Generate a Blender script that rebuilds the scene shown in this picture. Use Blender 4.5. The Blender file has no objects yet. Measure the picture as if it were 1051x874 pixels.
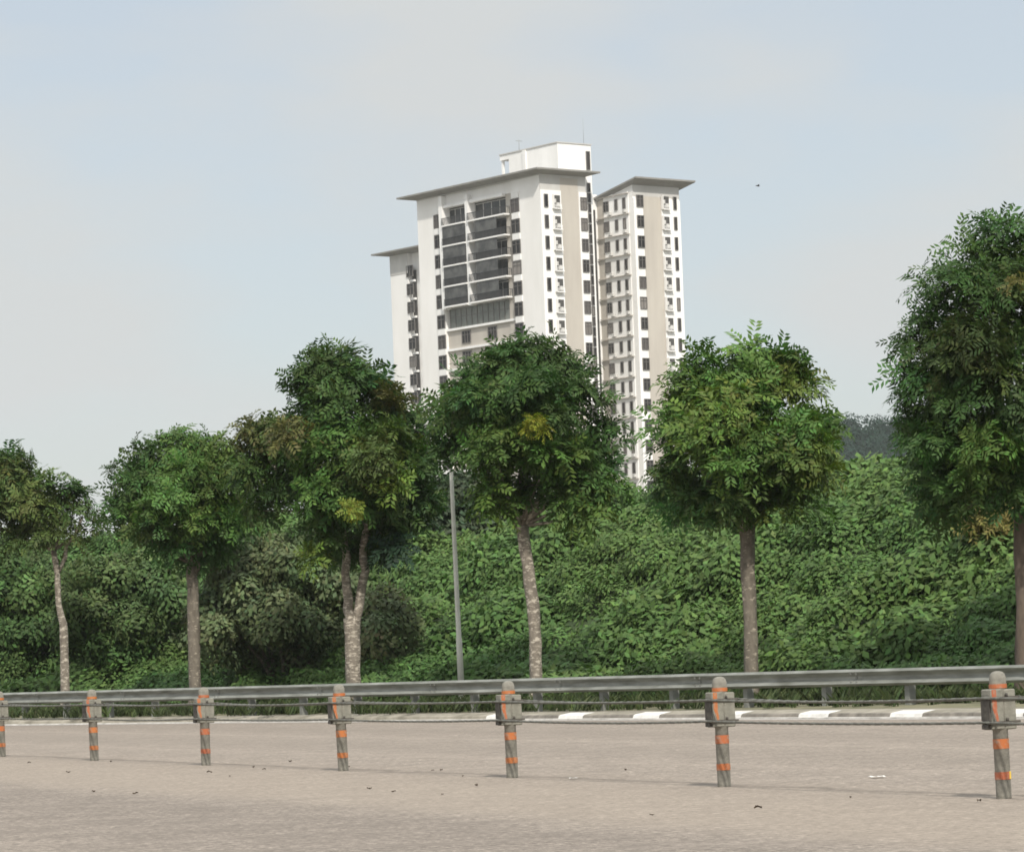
import bpy, math, random
import numpy as np
from mathutils import Matrix, Vector, noise as mnoise
random.seed(7); rng = np.random.default_rng(7)
C = bpy.context.scene.collection
rad = math.radians

# ------------------------------------------------------------------ camera
W0, H0, F0 = 1051.0, 874.0, 3500.0          # photograph size and focal length, in its pixels
CX, CY, ROLL, EYE = 525.5, 669.4, rad(2.2), 1.30
cam_d = bpy.data.cameras.new("camera"); cam = bpy.data.objects.new("camera", cam_d); C.objects.link(cam)
cam_d.sensor_width = 36.0; cam_d.lens = F0/W0*36.0
cam_d.shift_y = (CY-H0/2)/W0
cam_d.clip_start = 0.5; cam_d.clip_end = 6000
cam.matrix_world = Matrix.Translation((0, 0, EYE)) @ Matrix.Rotation(ROLL, 4, 'Y') @ Matrix.Rotation(rad(90), 4, 'X')
bpy.context.scene.camera = cam
# ------------------------------------------------------------------ sky, sun, exposure
SUN_EL = rad(45); SUN_DIR = Vector((0.20, -0.98, 0)).normalized()     # towards the sun (behind the camera, to the right)
sc = bpy.context.scene
wd = bpy.data.worlds.new("World"); sc.world = wd; wd.use_nodes = True
nt = wd.node_tree; nt.nodes.clear()
def N(t, kind, **kw):
    n = t.nodes.new(kind)
    for k, v in kw.items():
        if k in n.inputs: n.inputs[k].default_value = v
        else: setattr(n, k, v)
    return n
wo = N(nt, 'ShaderNodeOutputWorld'); bg = N(nt, 'ShaderNodeBackground', Strength=0.10)
sky = N(nt, 'ShaderNodeTexSky', sky_type='NISHITA', sun_disc=False)
sky.sun_elevation = SUN_EL; sky.sun_rotation = math.atan2(SUN_DIR.x, SUN_DIR.y)
sky.air_density = 1.0; sky.dust_density = 2.0; sky.ozone_density = 1.0; sky.altitude = 0
tc = N(nt, 'ShaderNodeTexCoord'); mp = N(nt, 'ShaderNodeMapping'); mp.inputs['Scale'].default_value = (7.0, 7.0, 17.0)
mp.inputs['Location'].default_value = (0.35, 0.2, 0.62)
cn = N(nt, 'ShaderNodeTexNoise', Scale=1.3, Detail=4.0, Roughness=0.45)
cr = N(nt, 'ShaderNodeValToRGB'); cr.color_ramp.elements[0].position = 0.36; cr.color_ramp.elements[1].position = 0.60
cr.color_ramp.elements[0].color = (0.60, 0.60, 0.60, 1); cr.color_ramp.elements[1].color = (0.96, 0.96, 0.96, 1)
mx = N(nt, 'ShaderNodeMix', data_type='RGBA')
mx.inputs['B'].default_value = (5.9, 6.3, 6.55, 1) if 'B' in mx.inputs else None
L = nt.links.new
L(tc.outputs['Generated'], mp.inputs['Vector']); L(mp.outputs['Vector'], cn.inputs['Vector'])
L(cn.outputs['Fac'], cr.inputs['Fac']); L(cr.outputs['Color'], mx.inputs['Factor'])
cloud = N(nt, 'ShaderNodeRGB'); cloud.outputs[0].default_value = (4.62, 4.75, 4.74, 1)
szn = N(nt, 'ShaderNodeSeparateXYZ'); L(tc.outputs['Generated'], szn.inputs[0])
zr_ = N(nt, 'ShaderNodeMapRange'); zr_.inputs['From Min'].default_value = 0.24; zr_.inputs['From Max'].default_value = 0.80
zr_.inputs['To Min'].default_value = 1.0; zr_.inputs['To Max'].default_value = 2.3; L(szn.outputs['Z'], zr_.inputs['Value'])
vm = N(nt, 'ShaderNodeVectorMath', operation='SCALE'); L(cloud.outputs[0], vm.inputs[0]); L(zr_.outputs['Result'], vm.inputs['Scale'])
L(sky.outputs['Color'], mx.inputs[6]); L(vm.outputs[0], mx.inputs[7]); L(mx.outputs[2], bg.inputs['Color'])
L(bg.outputs[0], wo.inputs['Surface'])
sd = bpy.data.lights.new("sun", 'SUN'); so = bpy.data.objects.new("sun", sd); C.objects.link(so)
sd.energy = 2.8; sd.angle = rad(2.0); sd.color = (1.0, 0.945, 0.86)
sv = Vector((SUN_DIR.x*math.cos(SUN_EL), SUN_DIR.y*math.cos(SUN_EL), math.sin(SUN_EL)))
so.rotation_euler = sv.to_track_quat('Z', 'Y').to_euler(); so.location = (30, -60, 90)
sc.view_settings.view_transform = 'Standard'; sc.view_settings.look = 'None'
sc.view_settings.exposure = 0.52; sc.view_settings.gamma = 1.0; sc.view_settings.use_curve_mapping = False
sc.render.engine = 'CYCLES'
sc.cycles.max_bounces = 6; sc.cycles.diffuse_bounces = 3; sc.cycles.glossy_bounces = 2
sc.cycles.transmission_bounces = 3; sc.cycles.volume_bounces = 1
sc.cycles.use_adaptive_sampling = False; sc.cycles.use_denoising = True; sc.cycles.denoising_prefilter = 'ACCURATE'; sc.cycles.sample_clamp_indirect = 1.2; sc.cycles.filter_width = 1.7

# ------------------------------------------------------------------ surveying helpers
cr_, sr_ = math.cos(ROLL), math.sin(ROLL)
def kdir(px, py):
    dx, dy = px-CX, CY-py
    return (dx*cr_+dy*sr_)/F0, (-dx*sr_+dy*cr_)/F0
def at(px, py, Y):
    kx, kz = kdir(px, py); return Vector((kx*Y, Y, EYE+kz*Y))
def ground(px, py, z=0.0):
    kx, kz = kdir(px, py); Y = (z-EYE)/kz; return Vector((kx*Y, Y, z))
def lerp(a, b, t): return a+(b-a)*t

# ------------------------------------------------------------------ object helpers
def tag(o, label=None, cat=None, group=None, kind=None):
    if label: o['label'] = label
    if cat: o['category'] = cat
    if group: o['group'] = group
    if kind: o['kind'] = kind
    return o
def empty(name, loc, rz=0.0):
    o = bpy.data.objects.new(name, None); C.objects.link(o); o.location = loc; o.rotation_euler = (0, 0, rz)
    o.empty_display_size = 0.3; return o
def link(name, me, parent=None, loc=None):
    o = bpy.data.objects.new(name, me); C.objects.link(o)
    if parent: o.parent = parent
    if loc is not None: o.location = loc
    return o
class MB:
    """collects simple shapes into ONE mesh"""
    def __init__(s): s.v = []; s.f = []; s.m = []; s.sm = []
    def add(s, vs, fs, mi=0, smooth=False):
        b = len(s.v); s.v += [tuple(p) for p in vs]
        for f in fs: s.f.append([b+i for i in f]); s.m.append(mi); s.sm.append(smooth)
        return s
    def box(s, x0, x1, y0, y1, z0, z1, mi=0, bev=0.0):
        if bev <= 0:
            v = [(x, y, z) for z in (z0, z1) for x, y in ((x0, y0), (x1, y0), (x1, y1), (x0, y1))]
            return s.add(v, [(3, 2, 1, 0), (4, 5, 6, 7), (0, 1, 5, 4), (1, 2, 6, 5), (2, 3, 7, 6), (3, 0, 4, 7)], mi)
        b = bev; ring = lambda i, z: [(x0+i+b, y0+i, z), (x1-i-b, y0+i, z), (x1-i, y0+i+b, z), (x1-i, y1-i-b, z), (x1-i-b, y1-i, z), (x0+i+b, y1-i, z), (x0+i, y1-i-b, z), (x0+i, y0+i+b, z)]
        rs = [ring(b, z0), ring(0, z0+b), ring(0, z1-b), ring(b, z1)]
        v = sum(rs, []); f = [tuple(range(7, -1, -1)), tuple(range(24, 32))]
        for k in range(3):
            for i in range(8): j = (i+1) % 8; f.append((k*8+i, k*8+j, k*8+8+j, k*8+8+i))
        return s.add(v, f, mi)
    def lathe(s, prof, n=20, mi=0, smooth=True, c=(0, 0)):
        v = []; f = []
        for r, z in prof:
            for i in range(n):
                a = 2*math.pi*i/n; v.append((c[0]+r*math.cos(a), c[1]+r*math.sin(a), z))
        for k in range(len(prof)-1):
            for i in range(n): j = (i+1) % n; f.append((k*n+i, k*n+j, k*n+n+j, k*n+n+i))
        f.append(tuple(range(n-1, -1, -1))); f.append(tuple((len(prof)-1)*n+i for i in range(n)))
        return s.add(v, f, mi, smooth)
    def tube(s, pts, rads, n=10, mi=0, smooth=True, wob=0.0, lobes=0, twist=0.0):
        pts = [Vector(p) for p in pts]; v = []; f = []
        prev = None
        for k, p in enumerate(pts):
            t = (pts[min(k+1, len(pts)-1)]-pts[max(k-1, 0)]).normalized()
            if prev is None:
                u = t.orthogonal().normalized()
            else:
                u = (prev-t*prev.dot(t)).normalized()
            prev = u; w = t.cross(u)
            for i in range(n):
                a = 2*math.pi*i/n
                r = rads[k]*(1+wob*(mnoise.noise(Vector((p.x*3+math.cos(a)*1.3, p.y*3+math.sin(a)*1.3, p.z*2.2)))))
                if lobes: r *= 1+0.22*math.cos(lobes*(a-twist*k))
                v.append(p+u*(r*math.cos(a))+w*(r*math.sin(a)))
        for k in range(len(pts)-1):
            for i in range(n): j = (i+1) % n; f.append((k*n+i, k*n+j, k*n+n+j, k*n+n+i))
        f.append(tuple(range(n-1, -1, -1))); f.append(tuple((len(pts)-1)*n+i for i in range(n)))
        return s.add(v, f, mi, smooth)
    def mesh(s, name, mats):
        me = bpy.data.meshes.new(name); me.from_pydata(s.v, [], s.f)
        for m in (mats if isinstance(mats, (list, tuple)) else [mats]): me.materials.append(m)
        me.polygons.foreach_set('material_index', s.m); me.polygons.foreach_set('use_smooth', s.sm); me.update()
        return me
    def build(s, name, mats, parent=None, loc=None):
        return link(name, s.mesh(name, mats), parent, loc)

# ------------------------------------------------------------------ materials
def newmat(name):
    m = bpy.data.materials.new(name); m.use_nodes = True; t = m.node_tree
    return m, t, t.nodes['Principled BSDF'], t.links.new
def ramp(t, fac, stops):
    r = N(t, 'ShaderNodeValToRGB'); e = r.color_ramp.elements
    while len(e) < len(stops): e.new(0.5)
    for i, (p, c) in enumerate(stops): e[i].position = p; e[i].color = (*c, 1)
    t.links.new(fac, r.inputs['Fac']); return r.outputs['Color']
def mixc(t, fac, a, b, mode='MIX'):
    m = N(t, 'ShaderNodeMix', data_type='RGBA', blend_type=mode)
    for sck, val in ((0, fac), (6, a), (7, b)):
        if hasattr(val, 'is_output'): t.links.new(val, m.inputs[sck])
        else: m.inputs[sck].default_value = val if sck == 0 else (*val, 1)
    return m.outputs[2]
def noise_(t, scale, detail=4.0, rough=0.55, vec=None, stretch=None, rot=0.0, coord='Object'):
    n = N(t, 'ShaderNodeTexNoise', Scale=scale, Detail=detail, Roughness=rough)
    tcn = N(t, 'ShaderNodeTexCoord'); mpn = N(t, 'ShaderNodeMapping')
    if stretch: mpn.inputs['Scale'].default_value = stretch
    mpn.inputs['Rotation'].default_value = (0, 0, rot)
    t.links.new(tcn.outputs[coord], mpn.inputs['Vector']); t.links.new(mpn.outputs['Vector'], n.inputs['Vector'])
    return n.outputs['Fac']
def weathered(name, c0, c1, scale=6.0, rough=0.8, bump=0.0, stretch=None, metal=0.0, spec=0.4):
    m, t, p, lk = newmat(name)
    f = noise_(t, scale, 6, 0.6, stretch=stretch)
    lk(ramp(t, f, [(0.32, c0), (0.68, c1)]), p.inputs['Base Color'])
    p.inputs['Roughness'].default_value = rough; p.inputs['Metallic'].default_value = metal; p.inputs['Specular IOR Level'].default_value = spec
    if bump:
        b = N(t, 'ShaderNodeBump', Strength=bump, Distance=0.02); lk(noise_(t, scale*6, 4), b.inputs['Height']); lk(b.outputs['Normal'], p.inputs['Normal'])
    return m
ROADROT = math.atan2(0.909, -0.416)        # bearing of the barrier line
def asphalt_mat():
    m, t, p, lk = newmat('asphalt')
    fine = noise_(t, 13, 6, 0.9); mid = noise_(t, 1.6, 8, 0.78)
    # long streaks worn along the lanes
    st = noise_(t, 1.0, 5, 0.62, stretch=(0.05, 1.5, 1.0), rot=-ROADROT)
    base = ramp(t, fine, [(0.38, (0.07, 0.06, 0.049)), (0.5, (0.235, 0.200, 0.167)), (0.63, (0.56, 0.485, 0.41))])
    base = mixc(t, ramp(t, st, [(0.36, (0, 0, 0)), (0.66, (0.40, 0.40, 0.40))]), base, (0.30, 0.258, 0.218))
    base = mixc(t, ramp(t, mid, [(0.42, (0, 0, 0)), (0.60, (0.6, 0.6, 0.6))]), base, (0.17, 0.145, 0.122))
    # cross-road position: dust along the barrier, greyer worn wheel track on the near lane
    tcn = N(t, 'ShaderNodeTexCoord'); mpn = N(t, 'ShaderNodeMapping'); mpn.vector_type = 'POINT'
    mpn.inputs['Rotation'].default_value = (0, 0, -ROADROT)
    lk(tcn.outputs['Object'], mpn.inputs['Vector'])
    sx = N(t, 'ShaderNodeSeparateXYZ'); lk(mpn.outputs['Vector'], sx.inputs[0])
    warp = N(t, 'ShaderNodeMath', operation='MULTIPLY_ADD'); lk(noise_(t, 0.9, 5, 0.65, stretch=(0.12, 1, 1), rot=-ROADROT), warp.inputs[0]); warp.inputs[1].default_value = 0.8; lk(sx.outputs['Y'], warp.inputs[2])
    mr = N(t, 'ShaderNodeMapRange'); mr.inputs['From Min'].default_value = -30; mr.inputs['From Max'].default_value = 10; lk(warp.outputs[0], mr.inputs['Value'])
    m['dust'] = 1
    return m, t, p, lk, base, mr.outputs['Result'], fine
asph, t, p, lk, abase, across, fine = asphalt_mat()
# 'across' runs 0..1 over local y -30..10 in the road frame (barrier at about -14.9: see below)
dust = ramp(t, across, [(0.0, (0, 0, 0)), (1.0, (0, 0, 0))])
ASPH = (asph, t, p, lk, abase, across, fine)

M = {}
M['concrete'] = weathered('concrete', (0.155, 0.148, 0.125), (0.275, 0.26, 0.22), 9, 0.9, 0.35)
M['block'] = weathered('block_concrete', (0.16, 0.155, 0.128), (0.265, 0.255, 0.213), 14, 0.9, 0.4)
M['kerb_plain'] = weathered('kerb_concrete', (0.17, 0.155, 0.12), (0.36, 0.33, 0.27), 2, 0.9, 0.2)
M['kerb_white'] = weathered('kerb_white', (0.54, 0.525, 0.49), (0.76, 0.745, 0.71), 4, 0.8)
M['kerb_black'] = weathered('kerb_black', (0.11, 0.10, 0.085), (0.26, 0.235, 0.20), 4, 0.85)
M['line'] = weathered('line_paint', (0.40, 0.385, 0.355), (0.72, 0.70, 0.66), 3.5, 0.8)
M['galv'] = weathered('galvanised_steel', (0.13, 0.134, 0.115), (0.30, 0.31, 0.285), 3.2, 0.55, 0, stretch=(0.4, 0.4, 3), metal=0.1)
M['galv_dark'] = weathered('post_steel', (0.16, 0.165, 0.15), (0.27, 0.275, 0.25), 5, 0.6, metal=0.1)
M['rope'] = weathered('wire_rope', (0.085, 0.085, 0.072), (0.19, 0.188, 0.16), 20, 0.6, metal=0.2)
M['strap'] = weathered('strap_steel', (0.045, 0.04, 0.035), (0.10, 0.09, 0.075), 20, 0.7)
def orange_mat():
    m, t, p, lk = newmat('orange_reflector')
    oi = N(t, 'ShaderNodeObjectInfo')
    c = ramp(t, oi.outputs['Random'], [(0.0, (0.40, 0.112, 0.035)), (0.5, (0.43, 0.142, 0.035)), (1.0, (0.36, 0.100, 0.045))])
    w = noise_(t, 26, 6, 0.7)
    c = mixc(t, ramp(t, w, [(0.48, (0, 0, 0)), (0.66, (0.8, 0.8, 0.8))]), c, (0.30, 0.235, 0.18))
    lk(c, p.inputs['Base Color']); p.inputs['Roughness'].default_value = 0.45
    return m
M['orange'] = orange_mat()
M['yellow'] = weathered('yellow_reflector', (0.75, 0.50, 0.06), (0.85, 0.60, 0.10), 15, 0.5)
M['pole'] = weathered('pole_steel', (0.46, 0.465, 0.41), (0.56, 0.56, 0.50), 3, 0.7)
M['white'] = weathered('white_render', (0.74, 0.73, 0.705), (0.86, 0.85, 0.83), 0.35, 0.9, stretch=(1, 1, 0.25))
M['offwhite'] = weathered('pale_render', (0.76, 0.745, 0.715), (0.84, 0.825, 0.80), 0.3, 0.9, stretch=(1, 1, 0.25))
M['taupe'] = weathered('taupe_render', (0.42, 0.385, 0.34), (0.49, 0.455, 0.40), 0.4, 0.9, stretch=(1, 1, 0.2))
M['greywall'] = weathered('grey_render', (0.46, 0.45, 0.43), (0.54, 0.53, 0.505), 0.5, 0.9, stretch=(1, 1, 0.3))
M['roof'] = weathered('roof_sheet', (0.20, 0.195, 0.18), (0.27, 0.26, 0.24), 0.8, 0.8)
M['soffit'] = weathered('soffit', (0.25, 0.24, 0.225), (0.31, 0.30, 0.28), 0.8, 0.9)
M['frame'] = weathered('window_frame', (0.10, 0.092, 0.085), (0.16, 0.15, 0.14), 2, 0.6)
M['rail'] = weathered('railing_metal', (0.03, 0.03, 0.032), (0.06, 0.06, 0.06), 2, 0.5)
def glass_mat():
    m, t, p, lk = newmat('window_glass')
    oi = N(t, 'ShaderNodeObjectInfo')
    c = ramp(t, oi.outputs['Random'], [(0.0, (0.012, 0.011, 0.011)), (0.5, (0.03, 0.027, 0.025)), (0.8, (0.09, 0.08, 0.075)), (1.0, (0.24, 0.22, 0.2))])
    lk(c, p.inputs['Base Color']); p.inputs['Roughness'].default_value = 0.15; p.inputs['Specular IOR Level'].default_value = 0.25
    return m
M['glass'] = glass_mat()
M['door_glass'] = weathered('door_glass', (0.012, 0.014, 0.014), (0.05, 0.052, 0.05), 0.9, 0.3)
M['screen'] = weathered('balcony_screen', (0.025, 0.025, 0.025), (0.125, 0.125, 0.118), 0.6, 0.35)
M['green_glass'] = weathered('tinted_glass', (0.10, 0.112, 0.098), (0.20, 0.205, 0.18), 0.7, 0.4)
M['ac'] = weathered('ac_unit', (0.45, 0.44, 0.42), (0.62, 0.61, 0.58), 3, 0.6)
M['dark'] = weathered('recess_shade', (0.05, 0.048, 0.045), (0.09, 0.085, 0.08), 1, 0.9)  # dark colour put in place of the shade inside gaps and niches
M['earth'] = weathered('earth', (0.16, 0.145, 0.095), (0.30, 0.27, 0.19), 1.3, 0.95, 0.5)
M['verge'] = weathered('verge_soil', (0.10, 0.105, 0.055), (0.235, 0.215, 0.14), 1.1, 0.95, 0.5)
M['slope'] = weathered('slope_soil', (0.030, 0.050, 0.018), (0.05, 0.075, 0.028), 1.5, 0.95)
M['farland'] = weathered('far_land', (0.12, 0.115, 0.09), (0.19, 0.175, 0.14), 0.05, 0.95)
def bark(name, c0, c1, patch, pf):
    m, t, p, lk = newmat(name)
    a = noise_(t, 9, 6, 0.65, stretch=(1, 1, 0.5)); b = noise_(t, 7, 4, 0.7, stretch=(1.0, 1.0, 2.6))
    c = ramp(t, a, [(0.3, c0), (0.7, c1)])
    c = mixc(t, ramp(t, b, [(pf, (0, 0, 0)), (pf+0.08, (0.9, 0.9, 0.9))]), c, patch)
    lk(c, p.inputs['Base Color']); p.inputs['Roughness'].default_value = 0.95
    bu = N(t, 'ShaderNodeBump', Strength=0.7, Distance=0.03); lk(a, bu.inputs['Height']); lk(bu.outputs['Normal'], p.inputs['Normal'])
    return m
M['bark'] = bark('bark_brown', (0.095, 0.080, 0.062), (0.20, 0.175, 0.138), (0.40, 0.35, 0.275), 0.57)
M['bark_pale'] = bark('bark_pale', (0.12, 0.102, 0.082), (0.25, 0.218, 0.175), (0.50, 0.45, 0.37), 0.52)
M['bark_red'] = bark('bark_reddish', (0.075, 0.057, 0.044), (0.145, 0.112, 0.086), (0.22, 0.17, 0.13), 0.66)
def leaf_mat(name, trans=0.22, rough=0.55, spec=0.14):
    m, t, p, lk = newmat(name)
    at_ = N(t, 'ShaderNodeAttribute', attribute_name='tint')
    lk(at_.outputs['Color'], p.inputs['Base Color']); p.inputs['Roughness'].default_value = rough; p.inputs['Specular IOR Level'].default_value = spec
    tr = N(t, 'ShaderNodeBsdfTranslucent'); mxs = N(t, 'ShaderNodeMixShader'); mxs.inputs[0].default_value = trans
    hs = N(t, 'ShaderNodeHueSaturation'); hs.inputs['Value'].default_value = 1.5; hs.inputs['Saturation'].default_value = 1.15
    lk(at_.outputs['Color'], hs.inputs['Color']); lk(hs.outputs['Color'], tr.inputs['Color'])
    out = t.nodes['Material Output']; lk(p.outputs[0], mxs.inputs[1]); lk(tr.outputs[0], mxs.inputs[2]); lk(mxs.outputs[0], out.inputs['Surface'])
    return m
M['leaf'] = leaf_mat('leaf'); M['leaf_matt'] = leaf_mat('leaf_matt', 0.15, 0.7, 0.2); M['blade'] = leaf_mat('grass_blade', 0.2, 0.6)

# ------------------------------------------------------------------ foliage machinery
def quads_leaflet(base, d, up, ln, wd, droop=0.25):
    d = d/np.linalg.norm(d); s = np.cross(d, up); s /= (np.linalg.norm(s)+1e-9); n = np.cross(s, d)
    mid = base+d*ln*0.48-n*ln*0.02
    tip = base+d*ln-np.array([0, 0, droop*ln])
    return [base, mid+s*wd*0.5-n*wd*0.16, tip, mid-s*wd*0.5-n*wd*0.16]
def compound_rosette(r, nleaf=8, pairs=5, length=0.46, lf=0.135, lw=0.054):
    V = []
    for k in range(nleaf):
        az = k*2.39996+r.uniform(-.3, .3); el = rad(62-66*((k+.5)/nleaf)**0.8+r.uniform(-12, 12))
        ln = length*r.uniform(.75, 1.15)
        h = np.array([math.cos(az), math.sin(az), 0]); z = np.array([0, 0, 1.])
        pts = []; pdir = []; pos = np.zeros(3); e = el
        for i in range(pairs+1):
            dirn = h*math.cos(e)+z*math.sin(e); pos = pos+dirn*ln/(pairs+1); e -= rad(9)
            pts.append(pos.copy()); pdir.append(dirn)
        side = np.cross(h, z)
        for i in range(pairs+1):
            upv = np.cross(side, pdir[i]); sz = lf*(0.65+0.5*math.sin((i+1)/(pairs+1)*2.4))
            for sgn in (-1, 1):
                d = pdir[i]*0.62+side*sgn*0.8+r.normal(0, .12, 3)
                V.append(quads_leaflet(pts[i], d, upv, sz, lw*r.uniform(.8, 1.2), 0.12))
    return np.array(V)          # (q,4,3)
def broad_clump(r, nleaf=30, ln=0.2, wd=0.14, radius=0.3, flat=0.8):
    V = []
    for k in range(nleaf):
        u = (k+.5)/nleaf; el = math.asin(1-u*1.05); az = k*2.39996+r.uniform(-.4, .4)
        o = np.array([math.cos(az)*math.cos(el), math.sin(az)*math.cos(el), math.sin(el)*flat])
        p = o*radius*r.uniform(.8, 1.12)
        d = np.array([o[0], o[1], -0.35+0.35*o[2]])+r.normal(0, .28, 3)
        d /= np.linalg.norm(d)
        up = o+np.array([0, 0, .7])+r.normal(0, .2, 3); up /= np.linalg.norm(up)
        V.append(quads_leaflet(p-d*ln*.4, d, up, ln*r.uniform(.75, 1.25), wd*r.uniform(.8, 1.2), 0.15))
    return np.array(V)
def basis(nrm, spin):
    n = nrm/np.linalg.norm(nrm, axis=1, keepdims=True)
    a = np.where(np.abs(n[:, 2:3]) < .9, np.array([[0, 0, 1.]]), np.array([[1., 0, 0]]))
    u = np.cross(a, n); u /= np.linalg.norm(u, axis=1, keepdims=True); v = np.cross(n, u)
    c, s = np.cos(spin)[:, None], np.sin(spin)[:, None]
    return np.stack([u*c+v*s, v*c-u*s, n], axis=2)      # columns
def scatter_mesh(name, temps, P, nrm, scale, tint, mat, r, jitter=0.16):
    n = len(P); R = basis(nrm, r.uniform(0, 6.283, n)); which = r.integers(0, len(temps), n)
    VV = []; CC = []
    for k, T in enumerate(temps):
        idx = np.where(which == k)[0]
        if not len(idx): continue
        v = np.einsum('nij,qkj->nqki', R[idx], T)*scale[idx][:, None, None, None]+P[idx][:, None, None, :]
        q = T.shape[0]
        c = tint[idx][:, None, :]*(1+r.normal(0, jitter, (len(idx), q, 1)))*(1+r.normal(0, jitter*.35, (len(idx), q, 3)))
        VV.append(v.reshape(-1, 3)); CC.append(np.repeat(c.reshape(-1, 3), 4, axis=0))
    V = np.concatenate(VV).astype(np.float32); Cc = np.clip(np.concatenate(CC), 0.004, .9).astype(np.float32)
    nv = len(V); nq = nv//4
    me = bpy.data.meshes.new(name); me.vertices.add(nv); me.vertices.foreach_set('co', V.ravel())
    me.loops.add(nv); me.loops.foreach_set('vertex_index', np.arange(nv, dtype=np.int32))
    me.polygons.add(nq); me.polygons.foreach_set('loop_start', np.arange(0, nv, 4, dtype=np.int32))
    me.update(calc_edges=True)
    at_ = me.attributes.new('tint', 'FLOAT_COLOR', 'POINT')
    at_.data.foreach_set('color', np.concatenate([Cc, np.ones((nv, 1), np.float32)], 1).ravel())
    me.materials.append(mat); me.validate(); return me
rt = np.random.default_rng(3)
ROS = [compound_rosette(rt) for _ in range(5)]
ROS_FINE = [compound_rosette(rt, 8, 5, 0.40, 0.115, 0.042) for _ in range(5)]
CLUMP = [broad_clump(rt, 52, 0.175, 0.112, 0.46) for _ in range(6)]
BUSH = [broad_clump(rt, 40, 0.12, 0.070, 0.30) for _ in range(6)]
FAR = [broad_clump(rt, 40, 0.55, 0.42, 1.5) for _ in range(4)]

# ------------------------------------------------------------------ lines of the site
RA, RB = at(1051, 690, 55.5), at(0, 720, 85.0)                     # guardrail line, right and left of the frame
RA = Vector((RA.x, RA.y, 0)); RB = Vector((RB.x, RB.y, 0))
RD = (RB-RA).normalized(); RN = Vector((-RD.y, RD.x, 0));
if RN.y < 0: RN = -RN                                              # away from the road
def rail_pt(px, off=0.0, py=690):
    """the point of the line `off` metres behind the guardrail that is seen at column px"""
    k = kdir(px, py)[0]; o = RA+RN*off
    s = (k*o.y-o.x)/(RD.x-k*RD.y); return o+RD*s
SR0, SR1 = -26.0, (RB-RA).length+30.0
def along(s, off, z=0.0): q = RA+RD*s+RN*off; return Vector((q.x, q.y, z))
KERB = [ground(px, py) for px, py in ((1051, 736.5), (790, 737.3), (525, 738.6), (250, 741), (0, 744))]
d0 = (KERB[0]-KERB[1]).normalized(); d1 = (KERB[-1]-KERB[-2]).normalized()
KERB = [KERB[0]+d0*60, KERB[0]+d0*25]+KERB+[KERB[-1]+d1*30, KERB[-1]+d1*90]
def resample(pts, step):
    out = [pts[0].copy()]; acc = 0
    for a, b in zip(pts, pts[1:]):
        n = max(1, int((b-a).length/step))
        for i in range(1, n+1): out.append(a.lerp(b, i/n))
    for _ in range(6):
        out = [out[0]]+[(out[i-1]+out[i]*2+out[i+1])/4 for i in range(1, len(out)-1)]+[out[-1]]
    return out
KL = resample(KERB, 0.82)
def knorm(i):
    d = (KL[min(i+1, len(KL)-1)]-KL[max(i-1, 0)]).normalized(); n = Vector((-d.y, d.x, 0)); return n if n.y > 0 else -n
def kstrip(o0, o1, z, rng_=None):
    mb = MB(); r = rng_ or range(len(KL)-1)
    for i in r:
        a, b = KL[i], KL[i+1]; na, nb = knorm(i), knorm(i+1)
        q = [a+na*o0, b+nb*o0, b+nb*o1, a+na*o1]
        mb.add([(p.x, p.y, z) for p in q], [(0, 1, 2, 3)])
    return mb
def fix_up(me):
    import bmesh
    b = bmesh.new(); b.from_mesh(me); bmesh.ops.remove_doubles(b, verts=b.verts, dist=1e-4); b.normal_update()
    for f in b.faces:
        if f.normal.z < 0: f.normal_flip()
    b.to_mesh(me); b.free()

# ------------------------------------------------------------------ ground, road, kerb, verge, bank
g = MB(); g.add([(-2200, -300, -0.03), (2200, -300, -0.03), (2200, 3000, -0.03), (-2200, 3000, -0.03)], [(0, 1, 2, 3)])
tag(g.build('ground', M['farland']), kind='structure')
rd = MB()
pts = [(p.x, p.y, 0) for p in KL]
rd.add(pts+[(-160, -60, 0), (120, -60, 0)], [list(range(len(pts)+2))])
ro = rd.build('road', asph); fix_up(ro.data); tag(ro, kind='structure')
eo = kstrip(-0.42, -0.26, 0.004).build('edge_line', M['line']); fix_up(eo.data); tag(eo, kind='structure')
kb = MB()
mid_i = min(range(len(KL)), key=lambda i: abs(KL[i].x/KL[i].y-kdir(505, 735)[0]))
for i in range(len(KL)-1):
    a, b = KL[i], KL[i+1]; na, nb = knorm(i), knorm(i+1)
    v = []
    for q, n in ((a, na), (b, nb)):
        for o, z in ((-.05, -0.02), (-.045, 0.024), (0.0, 0.027), (0.02, 0.078), (0.05, 0.092), (0.28, 0.128), (0.28, -0.02)):
            w = q+n*o; v.append((w.x, w.y, z))
    mi = 0
    if i < mid_i: mi = 1 if i % 3 == 0 else 2
    kb.add(v, [(0, 7, 8, 1), (1, 8, 9, 2)], 3); kb.add(v, [(2, 9, 10, 3), (3, 10, 11, 4)], mi); kb.add(v, [(4, 11, 12, 5), (5, 12, 13, 6)], 1 if mi == 1 else 0)
tag(kb.build('kerb', [M['kerb_plain'], M['kerb_white'], M['kerb_black'], M['line']]), kind='structure')
ap = kstrip(0.283, 0.95, 0.128).build('drain_apron', M['kerb_plain']); fix_up(ap.data); tag(ap, kind='structure')

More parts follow.
